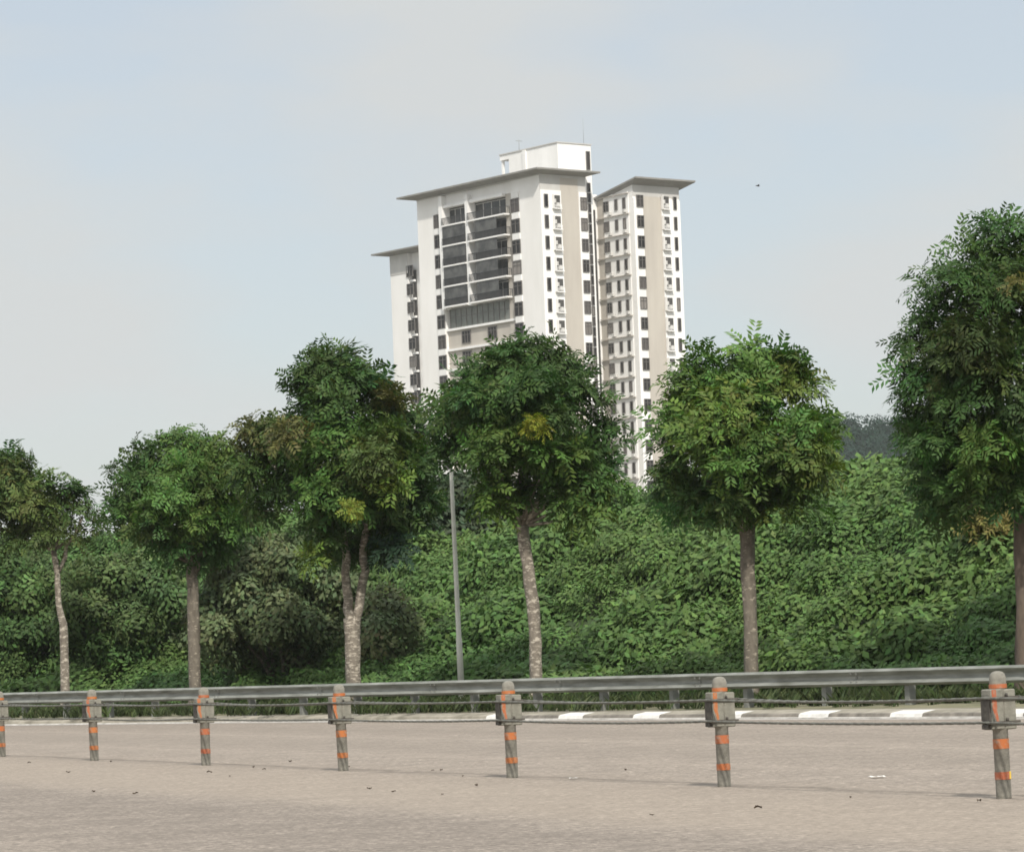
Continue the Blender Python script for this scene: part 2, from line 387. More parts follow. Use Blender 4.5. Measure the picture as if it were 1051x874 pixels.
def bank_h(s, off):
    """height of the bank, s metres along the rail and off metres behind it"""
    if off < -6: return 0.12
    e = max(0.0, min(1.0, (off-2.6)/11.0)); e = e*e*(3-2*e)
    top = 4.35+0.5*math.sin(s*0.13+0.6)+0.35*math.sin(s*0.31)
    if s < 8: top += 0.35*(8-s)/8
    top += .42*min(1, max(0, (s-8)/10))*min(1, max(0, (48-s)/10))
    h = 0.14+top*e
    if off > 17: h = max(0.05, h-(off-17)*0.28)
    return h+0.35*e*mnoise.noise(Vector((s*0.35, off*0.35, 3.1)))
vg = MB(); rows = []
offs = [0.9+i*0.18 for i in range(1)]
S = np.linspace(SR0-30, SR1+50, 140)
O = [2.55, 2.7, 2.95, 3.5, 4.5, 5.5, 7, 8.5, 10, 11.5, 13, 15, 17, 20, 24, 30, 36]
v = []; f = []
for s in S:
    for o in O:
        q = along(s, o)
        z = bank_h(s, o) if o > -0.5 else 0.125
        z += 0.02*mnoise.noise(Vector((q.x, q.y, 0)))
        v.append((q.x, q.y, z))
nO = len(O)
for i in range(len(S)-1):
    for j in range(nO-1): f.append((i*nO+j, i*nO+j+1, (i+1)*nO+j+1, (i+1)*nO+j))
eb = MB(); eb.add(v, f, 0, True); o = eb.build('embankment', [M['slope']]); fix_up(o.data)
tag(o, kind='structure')
# the bare soil verge runs from the apron to the foot of the bank
mv = MB(); vv = []; ff = []
for i, q in enumerate(KL):
    n = knorm(i)
    # distance from the apron to the line 2.5 m behind the guardrail
    dist = max(1.2, (RN.dot(RA)-RN.dot(q)+2.9)/max(.2, RN.dot(n)))
    for j in range(6):
        w = q+n*(0.953+(dist-0.953)*j/5)
        vv.append((w.x, w.y, 0.131+0.04*j/5+(0.015*mnoise.noise(Vector((w.x*1.5, w.y*1.5, 0))) if 0 < j else 0)+(0.02 if j else 0)))
for i in range(len(KL)-1):
    for j in range(5): ff.append((i*6+j, i*6+j+1, (i+1)*6+j+1, (i+1)*6+j))
mv.add(vv, ff, 0, True); o = mv.build('verge', M['verge']); fix_up(o.data); tag(o, kind='structure')
# finish the asphalt now that the barrier line is known
def road_mat_finish():
    m, t, p, lk, base, across, fine = ASPH
    Rm = Matrix.Rotation(-ROADROT, 3, 'Z')
    b = Rm @ ground(1029, 819); a0 = (b.y+30+0.40)/40        # 0.40 = mean of the warp noise
    d = -1 if (Rm @ Vector((0, 0, 0))).y < b.y else 1
    u = lambda metres: a0+d*metres/40                        # metres towards the camera
    st = sorted([(u(-9), (0, 0, 0)), (u(-1.2), (0.03,)*3), (u(0.1), (0.32,)*3), (u(1.6), (0.5,)*3), (u(3.0), (0.45,)*3), (u(3.9), (0.0,)*3)])
    fac = ramp(t, across, st)
    base = mixc(t, fac, base, mixc(t, ramp(t, noise_(t, 12, 6, 0.9), [(0.36, (0, 0, 0)), (0.64, (1, 1, 1))]), (0.13, 0.108, 0.084), (0.44, 0.372, 0.302)))
    st = sorted([(u(3.4), (0, 0, 0)), (u(4.4), (0.5,)*3), (u(6.5), (0.42,)*3), (u(7.8), (0.1,)*3)])
    base = mixc(t, ramp(t, across, st), base, mixc(t, 1.0, base, (0.66, 0.66, 0.67), 'MULTIPLY'))
    for mt, hw, col, k_ in ((-2.6, .10, (.40, .34, .285), .15), (-6.4, .09, (.40, .35, .29), .18), (-.25, .05, (.10, .085, .07), .55), (-4.4, .7, (.18, .155, .13), .25), (-8.4, .6, (.18, .155, .13), .25), (-10.6, .08, (.40, .35, .29), .15)):
        st = sorted([(u(mt-hw*2), (0, 0, 0)), (u(mt-hw*.6), (k_,)*3), (u(mt+hw*.6), (k_,)*3), (u(mt+hw*2), (0, 0, 0))])
        base = mixc(t, ramp(t, across, st), base, col)
    lk(base, p.inputs['Base Color']); p.inputs['Roughness'].default_value = 0.9; p.inputs['Specular IOR Level'].default_value = 0.25
    bu = N(t, 'ShaderNodeBump', Strength=0.35, Distance=0.012); lk(fine, bu.inputs['Height']); lk(bu.outputs['Normal'], p.inputs['Normal'])
road_mat_finish()

# ------------------------------------------------------------------ apartment towers
FL = 3.10
AX = math.atan2(0.613, 0.79); Rv = Vector((math.cos(AX), math.sin(AX), 0)); Lv = Vector((-Rv.y, Rv.x, 0))
k0 = kdir(553.7, 198); C0 = Vector((k0[0]*505, 505, 0))
def a_on(px, py, b):        # along the left faces (plane x = b)
    k = kdir(px, py)[0]; o = C0+Rv*b; return (k*o.y-o.x)/(Lv.x-k*Lv.y)
def b_on(px, py, a):        # along the right faces (plane y = a)
    k = kdir(px, py)[0]; o = C0+Lv*a; return (k*o.y-o.x)/(Rv.x-k*Rv.y)
def z_at(px, py, b, a):
    P = C0+Rv*b+Lv*a; return EYE+kdir(px, py)[1]*P.y
def win_mesh(w, h, mull=1, face='R', surround=0.0):
    """frame mesh and pane mesh, built on a wall: face 'R' looks to -y, face 'L' to -x; centred on 0"""
    fr, pn = MB(), MB()
    def bx(mb, u0, u1, d0, d1, z0, z1):
        if face == 'R': mb.box(u0, u1, -d1, -d0, z0, z1)
        else: mb.box(-d1, -d0, u0, u1, z0, z1)
    t = 0.10
    bx(fr, -w/2-t, w/2+t, 0, .14, h/2, h/2+t); bx(fr, -w/2-t, w/2+t, 0, .14, -h/2-t, -h/2)
    bx(fr, -w/2-t, -w/2, 0, .14, -h/2, h/2); bx(fr, w/2, w/2+t, 0, .14, -h/2, h/2)
    for k in range(mull):
        u = -w/2+w*(k+1)/(mull+1); bx(fr, u-.05, u+.05, .045, .12, -h/2, h/2)
    if mull: bx(fr, -w/2, w/2, .05, .115, h*0.18, h*0.18+.07)
    bx(pn, -w/2, w/2, 0.01, .04, -h/2, h/2)
    return fr, pn
WM = {}
def place_window(parent, kind, name, w, h, mull, face, loc):
    key = (kind, w, h, mull, face)
    if key not in WM:
        fr, pn = win_mesh(w, h, mull, face)
        WM[key] = (fr.mesh(name, M['frame']), pn.mesh('pane', M['glass']))
    o = link(name, WM[key][0], parent, loc); link('pane', WM[key][1], o); return o
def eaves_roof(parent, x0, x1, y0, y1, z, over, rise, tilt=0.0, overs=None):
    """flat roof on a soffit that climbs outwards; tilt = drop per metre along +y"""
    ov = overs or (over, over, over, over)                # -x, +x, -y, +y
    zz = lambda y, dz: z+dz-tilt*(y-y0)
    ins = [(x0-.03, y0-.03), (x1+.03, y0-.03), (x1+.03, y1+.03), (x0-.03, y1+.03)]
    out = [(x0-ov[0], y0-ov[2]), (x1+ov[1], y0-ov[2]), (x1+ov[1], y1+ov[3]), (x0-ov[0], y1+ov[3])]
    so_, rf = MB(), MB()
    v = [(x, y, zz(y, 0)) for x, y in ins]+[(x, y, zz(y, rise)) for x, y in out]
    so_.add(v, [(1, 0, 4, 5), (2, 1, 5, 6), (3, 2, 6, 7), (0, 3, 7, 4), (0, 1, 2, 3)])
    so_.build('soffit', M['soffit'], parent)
    o2 = [(x+(.12 if x > (x0+x1)/2 else -.12), y+(.12 if y > (y0+y1)/2 else -.12)) for x, y in out]
    v = [(x, y, zz(y, rise+.004)) for x, y in o2]+[(x, y, zz(y, rise+.26)) for x, y in o2]
    rf.add(v, [(3, 2, 1, 0), (4, 5, 6, 7), (0, 1, 5, 4), (1, 2, 6, 5), (2, 3, 7, 6), (3, 0, 4, 7)])
    return rf.build('roof', M['roof'], parent)

tw = empty('apartment_tower', C0, AX)
tag(tw, 'tall white apartment tower with stacked balconies, twin roofs and a rooftop machine room', 'building')
NR = 17
bW = b_on(601.0, 200, 0)                                  # width of the main right face
aW = a_on(427.6, 204, 0)                                  # length of the main left face
zt = z_at(553.7, 178.3, 0, 0)                               # top of the wall
zwin = z_at(559.2, 206, b_on(559.2, 206, 0), 0)           # centre of the top row of windows
DEP = 0.95
a_strip0, a_strip1 = a_on(517.6, 213, 0), a_on(525.3, 213, 0)      # strip0 further along y than strip1
a_fin0, a_fin1 = a_on(453.0, 213, 0), a_on(456.5, 213, 0)
zb_top = z_at(480, 207, 0, a_on(480, 207, 0)); zb_bot = zb_top-FL*5-0.3
body = MB()
body.box(DEP, bW, 0.0, aW, 0, zt)                                            # inner volume
body.box(0, DEP, 0, a_strip1, 0, zt)                                         # right hand part of the left face
body.box(0, DEP, a_fin0, aW, 0, zt)
body.box(0.25, DEP, a_strip1, a_fin0, zb_top, zt)
body.build('wall', M['offwhite'], tw)
tb = MB(); tb.box(0.3, DEP, a_strip1, a_strip0, 0, zb_top-.003); tb.box(0.45, DEP-.003, a_strip0, a_fin0, 0, zb_bot-FL)
tb.build('taupe_wall', M['taupe'], tw)
# tall fins beside and between the balconies
fn = MB()
zf = zb_top+1.6
fn.box(-0.6, DEP-.01, a_fin1, a_fin0, zb_bot, zf); 
a_mid = a_on(481.5, 213, 0); fn.box(-0.6, DEP-.01, a_mid-.35, a_mid+.35, zb_bot, zb_top+1.0)
fn.build('balcony_fin', M['white'], tw)
# five floors of paired balconies
def bars(y0, y1, x, z0, z1, step, mb, axis='y'):
    n = max(2, int((y1-y0)/step))
    for i in range(n+1):
        u = y0+(y1-y0)*i/n
        if axis == 'y': mb.box(x-.02, x+.02, u-.025, u+.025, z0, z1)
        else: mb.box(u-.025, u+.025, x-.02, x+.02, z0, z1)
for bay, (y0, y1) in enumerate(((a_mid+.353, a_fin1-.003), (a_strip0+.003, a_mid-.353))):
    for i in range(5):
        z = zb_top-FL*(i+1)
        sl = MB(); sl.box(-0.85, DEP-.02, y0, y1, z-.13, z+.10)
        if bay == 1: sl.box(-0.85, 0.29, y0-0.9, y0-.001, z-.13, z+.10)
        s_ = sl.build('balcony', M['white'], tw)
        rl = MB(); yy0 = y0-(0.85 if bay == 1 else 0)
        bars(yy0, y1, -0.78, z+.10, z+1.12, 0.17, rl); rl.box(-0.82, -0.74, yy0, y1, z+1.12, z+1.2)
        if bay == 1:
            bars(-0.75, 0.25, yy0+.03, z+.10, z+1.12, 0.28, rl, 'x'); rl.box(-0.74, 0.28, yy0, yy0+.06, z+1.12, z+1.2)
        rl.build('railing', M['rail'], s_)
        if i:
            sn = MB(); ya, yb_ = (y0+.04, y1-.04) if bay == 0 else (y0+1.2, y1-1.7)
            sn.box(-.70, -.66, ya, yb_, z+.10, z+FL-.20); sn.build('screen', M['screen'], s_)
        dr = MB(); dr.box(DEP-.09, DEP-.004, y0+.02, y1-.02, z+.103, z+FL-.3)
        dr.build('sliding_door', M['door_glass'], s_)
        df = MB()
        for q in range(5):
            u = y0+.1+(y1-y0-.2)*q/4; df.box(DEP-.15, DEP-.093, u-.05, u+.05, z+.103, z+FL-.6)
        df.box(DEP-.15, DEP-.093, y0+.05, y1-.05, z+FL-.6, z+FL-.48); df.build('door_frame', M['frame' if i % 2 else 'ac'], s_)
hd = MB()
for y0, y1 in ((a_mid+.353, a_fin1-.003), (a_strip0+.003, a_mid-.353)): hd.box(-0.35, .245, y0, y1, zb_top-.30, zb_top+.12)
hd.build('balcony_beam', M['white'], tw)
# glazed floor under the balconies, then ledges and windows
gl = MB(); gl.box(0.5, DEP-.003, a_strip0+.003, a_fin0-.5, zb_bot-FL+.003, zb_bot-.003); gb = gl.build('glazed_band', M['green_glass'], tw)
gf = MB(); ga, ge = a_strip0+.1, a_fin0-.6
for q in range(12): u_ = ga+(ge-ga)*q/11; gf.box(.42, .497, u_-.05, u_+.05, zb_bot-FL+.1, zb_bot-.1)
gf.box(.43, .496, ga, ge, zb_bot-1.35, zb_bot-1.25); gf.build('mullion', M['frame'], gb)
for i in range(1, 11):
    z = zb_bot-FL*i
    lg = MB(); lg.box(0.1, .446, a_strip1+.003, a_fin0-.003, z-.22, z+.12); lg.build('ledge', M['white'], tw)
    for px in (476, 503):
        place_window(tw, 'low', 'window', 2.0, 1.7, 2, 'L', (0.45, a_on(px, 330, 0), z-1.45))
# window columns of the left face
for i in range(NR):
    for px, w in ((448.8, 1.7), (528.7, 1.85)):
        a = a_on(px, 213, 0)
        place_window(tw, 'left', 'window', w, 1.85, 1, 'L', (-.002, a, zwin-FL*i))
        lg = MB()
# white aprons standing proud between the windows
a0_, a1_ = a_on(525.4, 213, 0), a_on(533, 213, 0)
def aprons(a1_, a0_):
    mb = MB(); mb.box(-0.14, -.003, a1_, a0_, 1.1, 2.0); me = mb.mesh('window_apron', M['white'])
    for i in range(NR+1): link('window_apron', me, tw, (0, 0, zwin-FL*i))
aprons(a1_, a0_-.02)
a0_, a1_ = a_on(445.2, 213, 0), a_on(452.6, 213, 0); aprons(a1_, a0_)
# right face: white, taupe and white panels
def panel(x0, x1, z1, mat, d, nm, y=0.0):
    mb = MB(); mb.box(x0, x1, y-d, y-.002, 0, z1); return mb.build(nm, mat, tw)
x_w1, x_t = b_on(574.8, 200, 0), b_on(593.0, 200, 0)
ztop2 = z_at(560, 195, b_on(560, 195, 0), 0)
panel(0.0, x_w1, ztop2, M['white'], .22, 'white_panel'); panel(x_w1+.003, x_t-.003, zt-.4, M['taupe'], .06, 'taupe_panel')
panel(x_t, bW, ztop2, M['white'], .22, 'white_panel')
tp = MB(); tp.box(0.003, bW, -.05, -.002, ztop2+.003, zt-.002); tp.box(-.05, -.002, -.05, aW, zb_top+1.7, zt-.002); tp.build('top_band', M['greywall'], tw)
def ac_mesh(w, h):
    """flat dark panel coloured as the shade of a niche, with a hood, an air conditioner, a shelf and a grille"""
    n = MB(); n.box(-w/2, w/2, -.05, 0, -h/2, h/2)  # flat backing panel, its dark colour imitates the shade in a niche
    a = MB(); a.box(-w*.10, w*.36, -.42, -.06, -h*.36, -h*.06, bev=.03); a.box(-w*.40, -w*.15, -.30, -.06, -h*.08, h*.22)
    s = MB(); s.box(-w/2, w/2, -.55, -.052, -h/2-.08, -h/2+.04); s.box(-w/2-.08, -w/2, -.5, -.001, -h/2, h/2+.1)
    for i in range(6): u = -w/2+w*(i+.5)/6; s.box(u-.03, u+.03, -.55, -.50, -h/2+.04, -h*.18)
    return n.mesh('niche_shade', M['dark']), a.mesh('air_conditioner', M['ac']), s.mesh('shelf', M['white'])
AC1 = ac_mesh(1.45, 2.0)
def place_ac(parent, loc):
    o = link('niche_shade', AC1[0], parent, loc); link('air_conditioner', AC1[1], o); link('shelf', AC1[2], o); return o
for i in range(NR):
    z = zwin-FL*i
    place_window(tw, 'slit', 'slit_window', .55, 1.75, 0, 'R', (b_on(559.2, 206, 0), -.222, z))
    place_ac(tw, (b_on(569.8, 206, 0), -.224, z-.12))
    place_window(tw, 'right', 'window', 1.05, 1.7, 1, 'R', (b_on(597.8, 206, 0), -.222, z-.12))
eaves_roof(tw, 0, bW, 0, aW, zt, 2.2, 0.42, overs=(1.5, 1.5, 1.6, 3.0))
# machine room and stair core
ac_ = 2.0; bc0 = b_on(572, 150, ac_); bc1 = b_on(606.4, 156, ac_); ae = a_on(513, 162, bc0)
zc = z_at(572, 146.5, bc0, ac_)
cb = MB(); cb.box(bc0, bc1, ac_, ae-2.2, 0, zc); cb.box(bc0, bc1, ae-2.2, ae, zc-.8, zc); cb.box(bc0+.2, bc0+.5, ae-.5, ae-.1, zt, zc-.8)
cb.box(bc0-.25, bc0-.002, ae-6.6, ae-5.8, zt, zc-.05)
cb.build('machine_room', M['white'], tw)
cp = MB(); cp.box(bc0-.12, bc1+.12, ac_-.12, ae+.12, zc+.002, zc+.16); cp.build('coping', M['greywall'], tw)
an = MB(); an.tube([(bc0+1, ac_+10.5, zc+.16), (bc0+1, ac_+10.5, zc+2.0)], [.04, .03], 6); an.tube([(bc0+.4, ac_+10.5, zc+1.8), (bc0+1.6, ac_+10.5, zc+1.8)], [.03, .03], 6)
an.build('antenna', M['galv_dark'], tw)
an = MB(); an.tube([(bc1-.5, ac_+1, zc+.16), (bc1-.5, ac_+1, zc+4.2)], [.03, .012], 6); an.build('antenna', M['galv_dark'], tw)
xs = b_on(603.8, 165, ac_)
place_window(tw, 'tall', 'slit_window', .55, 2.6, 0, 'R', (xs-.1, ac_-.002, z_at(603, 165, xs, ac_)))
for i in range(-1, 2*NR-4):
    place_window(tw, 'core', 'slit_window', .42, 1.2, 0, 'R', (bc1-.72, ac_-.002, zwin+1.2-FL*.5*i))
# right wing
P = at(649.3, 204, 518); P.z = 0; q = P-C0; bw, aw = q.dot(Rv), q.dot(Lv)
bw1 = b_on(697.2, 215, aw); al = a_on(613.0, 215, bw)
zw = z_at(649.3, 189.5, bw, aw); zr = z_at(655.8, 206.5, b_on(655.8, 206.5, aw), aw)
al2 = max(al, aw+9)
wb = MB(); wb.box(bw, bw1, aw, al2+2, 0, zw-1.7)
# sloping top of the wing walls
v = [(x, y, z) for (x, y) in ((bw, aw), (bw1, aw), (bw1, al2+2), (bw, al2+2)) for z in (zw-1.7, zw-0.19*(y-aw))]
wb.add(v, [(1, 3, 5, 7), (0, 2, 3, 1), (2, 4, 5, 3), (4, 6, 7, 5), (6, 0, 1, 7)])
wb.build('wing_wall', M['offwhite'], tw)
lk_ = MB(); zl = z_at(611, 200, bw, al); lk_.box(bc1+.003, bw-.003, al, al2+6, 0, zl); lk_.build('link_wall', M['white'], tw)
dp = MB(); xg = b_on(610.6, 250, al-.3); dp.box(xg-.3, xg+.35, al-.25, al-.002, 0, zl-2.4); dp.build('gap_shade', M['dark'], tw)  # solid dark strip standing in for the shadow in the recess
x1, x2 = b_on(659.3, 215, aw), b_on(678.2, 215, aw); zp = z_at(655, 203.5, b_on(655, 203.5, aw), aw)
def wpanel(x0, x1, z1, mat, d, nm):
    mb = MB(); mb.box(x0, x1, aw-d, aw-.002, 0, z1); mb.build(nm, mat, tw)
wpanel(bw, x1, zp, M['white'], .2, 'white_panel'); wpanel(x1+.003, x2-.003, zp+.35, M['taupe'], .06, 'taupe_panel'); wpanel(x2, bw1, zp, M['white'], .2, 'white_panel')
mb = MB(); mb.box(bw+.003, bw1, aw-.05, aw-.002, zp+.36, zw-.002); mb.build('top_band', M['greywall'], tw)
# balconied left face of the wing: taupe margin, thin slabs, windows and small condensers
at_, ab = a_on(620.0, 215, bw), a_on(645.5, 215, bw)
tm = MB(); tm.box(bw-.05, bw-.002, at_, al-.003, 0, zr+1.2); tm.build('taupe_panel', M['taupe'], tw)
wp = MB(); wp.box(bw-.12, bw-.002, ab, at_-.003, 0, zr+1.6); wp.build('white_panel', M['white'], tw)
CON = MB(); CON.box(-.42, -.0, -.32, .32, -.24, .24, bev=.04); CONm = CON.mesh('air_conditioner', M['ac'])
for i in range(NR):
    z = zr-FL*i
    place_window(tw, 'wr', 'window', 1.15, 1.65, 1, 'R', (b_on(655.9, 215, aw), aw-.202, z))
    place_ac(tw, (b_on(682.0, 215, aw), aw-.204, z-.05))
    place_window(tw, 'ws', 'slit_window', .45, 1.8, 0, 'R', (b_on(691.8, 215, aw), aw-.202, z))
    zz = zr-FL*i-.15
    place_window(tw, 'wl', 'window', 1.05, 1.4, 1, 'L', (bw-.122, a_on(623.2, 222, bw), zz))
    for px in (633.6, 641.8): place_window(tw, 'wl2', 'slit_window', .48, 1.5, 0, 'L', (bw-.122, a_on(px, 222, bw), zz))
    sl = MB(); sl.box(bw-.42, bw-.125, ab-.2, al-.2, zz+1.37, zz+1.50); sl.build('ledge', M['taupe'], tw)
    for px in (627.2, 642.5): link('air_conditioner', CONm, tw, (bw-.123, a_on(px, 222, bw), zz-1.2))
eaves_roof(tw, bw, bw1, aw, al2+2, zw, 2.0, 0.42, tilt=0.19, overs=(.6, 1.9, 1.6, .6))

# the lower block behind on the left
P2 = at(427.0, 270, 583); P2.z = 0
bt = empty('apartment_block', P2, AX)
tag(bt, 'lower white apartment block half hidden behind the left side of the tall tower', 'building')
o0 = P2
def a2_on(px, py):
    k = kdir(px, py)[0]; return (k*o0.y-o0.x)/(Lv.x-k*Lv.y)
zt2 = EYE+kdir(427, 258.0)[1]*583; zw2 = EYE+kdir(421, 282)[1]*590; ln2 = a2_on(400.3, 270)
b2 = MB(); b2.box(0, 12, 2.4, ln2, 0, zt2); b2.box(0.9, 12, -13, 2.4, 0, zt2); b2.build('wall', M['offwhite'], bt)
b2 = MB(); b2.box(-.06, -.002, 2.45, ln2, zt2-3.4, zt2-.002); b2.build('top_band', M['greywall'], bt)
b2 = MB(); b2.box(.75, .898, 1.2, 2.2, 0, zt2-3); b2.build('gap_shade', M['dark'], bt)  # dark sheet on the set-back wall, coloured as the recess shade
for i in range(16):
    place_window(bt, 'b2', 'window', 1.7, 1.75, 1, 'L', (-.002, a2_on(420.9, 282), zw2-FL*i))
    b2 = MB(); b2.box(.3, .748, 1.2, 2.38, zw2-FL*i-1.8, zw2-FL*i-1.45); b2.build('ledge', M['white'], bt)
eaves_roof(bt, 0, 12, -13, ln2, zt2, 2, .42, overs=(1.5, 1.6, 1.6, 3.2))

# ------------------------------------------------------------------ far wooded hill
hv = []; hf = []; hx = np.linspace(0, 1, 60); HY = 760.0
def hill_z(px):
    if px < 760: return 2
    base = 427-4*math.sin((px-850)*0.05)-0.05*(px-850)
    e = min(1, max(0, (px-770)/80.0)); e = e*e*(3-2*e)
    return 2+(at(px, base, HY).z-2-4)*e
HPX = np.linspace(700, 1500, 90)
for px in HPX:
    for j, (dy, k) in enumerate(((-120, 0), (-80, .35), (-40, .75), (0, 1), (60, .9), (160, 0))):
        q = at(px, 640, HY+dy); hv.append((q.x, q.y, -.02+hill_z(px)*k))
for i in range(len(HPX)-1):
    for j in range(5): hf.append((i*6+j, i*6+j+1, i*6+7+j, i*6+6+j))
h_ = MB(); h_.add(hv, hf, 0, True); o = h_.build('hill', M['slope']); fix_up(o.data); tag(o, kind='structure')
r = np.random.default_rng(21); Pn = []
for _ in range(5200):
    px = r.uniform(765, 1130); u = r.uniform(0, 1); dy = -120+125*u
    k = np.interp(dy, [-120, -80, -40, 0, 60], [0, .35, .75, 1, .9]); q = at(px, 640, HY+dy)
    Pn.append((q.x, q.y, hill_z(px)*k+r.uniform(0.3, 1.8)+(r.uniform(0, 2.2) if u > .9 and r.random() < .3 else 0)))
Pn = np.array(Pn); nn = np.tile([[0, -.7, 1.]], (len(Pn), 1))+r.normal(0, .25, (len(Pn), 3))
ti = np.array([[.014, .031, .021]])*(1+r.normal(0, .2, (len(Pn), 1)))
me = scatter_mesh('far_wood', FAR, Pn, nn, r.uniform(.6, 1.2, len(Pn)), ti, M['leaf_matt'], r)
tag(link('far_wood', me), 'dark hazy woodland covering the hill beyond the bank', 'woodland', kind='stuff')

# ------------------------------------------------------------------ roadside trees
def blob_points(blobs, per, r, inner=0.15, low=0.35, lump=True):
    """points on the outsides of overlapping balls; blobs = (centre, radius(3), tint, density)"""
    sub = []
    for c, rr, tint, dens in blobs:
        c = np.array(c); rr = np.array(rr)
        if rr[0] < .42 or not lump: sub.append((c, rr, tint, dens)); continue
        sub.append((c, rr*.52, tint, dens*.45))
        m = 10
        for k in range(m):
            z = 1-(k+.5)/m*1.65; a = k*2.39996+r.uniform(0, 1.2); h = math.sqrt(max(0, 1-z*z))
            d = np.array([h*math.cos(a), h*math.sin(a), z])
            if r.random() < .32: continue
            f = r.uniform(.28, .46); hv_ = r.uniform(.82, 1.22)
            sub.append((c+d*rr*r.uniform(.58, 1.02), rr*np.array([f, f, f*.52]), (tint[0]*hv_*r.uniform(.9, 1.15), tint[1]*hv_, tint[2]*hv_), dens))
    blobs = sub
    P = []; Nn = []; T = []
    for bi, (c, rr, tint, dens) in enumerate(blobs):
        c = np.array(c); rr = np.array(rr); area = (rr[0]*rr[1]+rr[0]*rr[2]+rr[1]*rr[2])/3*12.57
        n = int(area*per*dens)
        d = r.normal(0, 1, (n, 3)); d /= np.linalg.norm(d, axis=1, keepdims=True)
        keep = (d[:, 2] > -0.45) | (r.random(n) < low); d = d[keep]
        rad_ = np.where(r.random(len(d)) < inner, r.uniform(.35, .8, len(d)), r.uniform(.82, 1.06, len(d)))
        p = c+d*rr*rad_[:, None]
        ok = np.ones(len(p), bool)
        for bj, (c2, r2, _, _) in enumerate(blobs):
            if bj != bi: ok &= (((p-np.array(c2))/np.array(r2))**2).sum(1) > .35
        P.append(p[ok]); Nn.append(d[ok]); T.append(np.tile(np.array(tint), (ok.sum(), 1)))
    return np.concatenate(P), np.concatenate(Nn), np.concatenate(T)
G0, G1, G2 = (.055, .105, .030), (.074, .135, .032), (.088, .145, .032)
def make_tree(name, label, base, Y, blobs_px, trunk_px, limbs, barkmat, seed, per=13.5, temps=None, scale=(0.8, 1.22), hubpx=None, drop=18.0, dark=1.0, group='trees planted along the guardrail', extra=()):
    """blobs_px: (px, py, r_px, depth offset m, tint, density [, vertical squash]); trunk_px: (px, py, width px); limbs: lists of (px, py, depth off, width px)"""
    r = np.random.default_rng(seed); pxm = Y/F0
    root = empty(name, base); tag(root, label, 'tree', group)
    tk = MB(); pts = []; rads = []
    for i, (px, py, w) in enumerate(trunk_px):
        q = at(px, py, Y); 
        if i == 0: q = Vector((base.x, base.y, base.z-.25))
        pts.append(q-base); rads.append(w*pxm/2)
    # finer sampling so the bark swells and narrows
    fp, fr = [], []
    for i in range(len(pts)-1):
        for k in range(5):
            u = k/5; fp.append(pts[i].lerp(pts[i+1], u)); fr.append(lerp(rads[i], rads[i+1], u))
    fp.append(pts[-1]); fr.append(rads[-1]); fr[0] *= 1.35; fr[1] *= 1.12
    tk.tube(fp, fr, 12, wob=.22)
    for lb in limbs:
        lp = [at(px, py, Y+dz)-base for px, py, dz, w in lb]; lr = [w*pxm/2 for *_, w in lb]
        fp, fr = [], []
        for i in range(len(lp)-1):
            for k in range(3):
                u = k/3; j = Vector((r.normal(0, .03), r.normal(0, .03), r.normal(0, .03))) if (i or k) else Vector((0, 0, 0))
                fp.append(lp[i].lerp(lp[i+1], u)+j); fr.append(lerp(lr[i], lr[i+1], u))
        fp.append(lp[-1]); fr.append(lr[-1]); tk.tube(fp, fr, 8, wob=.2)
    bl = []; t_ = min(b[1]-b[2] for b in blobs_px); b_ = max(b[1] for b in blobs_px)
    for b in blobs_px:
        px, py, rp, dz, tint, dens = b[:6]; py = b_-(b_-py)*(1-drop/(b_-t_)); sq = b[6] if len(b) > 6 else .9
        c = at(px, py, Y+dz)-base; rr = rp*pxm*.84
        bl.append((tuple(c), (rr, rr*1.0, rr*sq), tuple(dark*x for x in tint), dens))
    # twigs from the nearest limb end to every ball of leaves
    hub = at(*hubpx, Y)-base if hubpx else pts[-1]
    for c, rr, *_ in bl:
        if rr[0] < 16*pxm*.84: continue
        e = Vector(c); m_ = hub.lerp(e, .5)+Vector((r.normal(0, .1), r.normal(0, .1), -.05)); tk.tube([hub, m_, e], [.045, .03, .012], 6, wob=.2)
    tk.build('trunk', barkmat, root)
    P, Nn, T = blob_points(bl, per, r)
    tiny = np.zeros(len(P), bool)
    for c, rr, *_ in bl:
        if rr[0] < 11*pxm*.84: tiny |= ((P-np.array(c))**2).sum(1) < (rr[0]*1.1)**2
    nrm = Nn*.8+np.array([[0, 0, .6]])+r.normal(0, .22, Nn.shape)
    # slow drift of hue from spray to spray
    T = T*(1+r.normal(0, .13, (len(T), 1)))*np.stack([1+r.normal(0, .10, len(T)), np.ones(len(T)), 1+r.normal(0, .06, len(T))], 1)
    # long sprays that break the outline
    oi_ = np.where(~tiny & (r.random(len(P)) < .08) & (Nn[:, 2] > -.2))[0]; ex = Nn[oi_]*.6+np.array([[0, 0, .75]])+r.normal(0, .3, (len(oi_), 3))
    SC = r.uniform(*scale, len(P))*np.where(tiny, .55, 1.0); P = np.concatenate([P, P[oi_]+Nn[oi_]*r.uniform(.05, .22, (len(oi_), 1))]); nrm = np.concatenate([nrm, ex])
    T = np.concatenate([T, T[oi_]*1.08]); SC = np.concatenate([SC, r.uniform(1.0, 1.35, len(oi_))])
    me = scatter_mesh('crown', temps or ROS, P, nrm, SC, T, M['leaf'], r)
    link('crown', me, root)
    return root
def tbase(px, py=700, off=2.0):
    q = rail_pt(px, off, py); return Vector((q.x, q.y, 0.16))
YEL, BRZ, OLV = (.20, .22, .035), (.105, .112, .040), (.085, .122, .034)

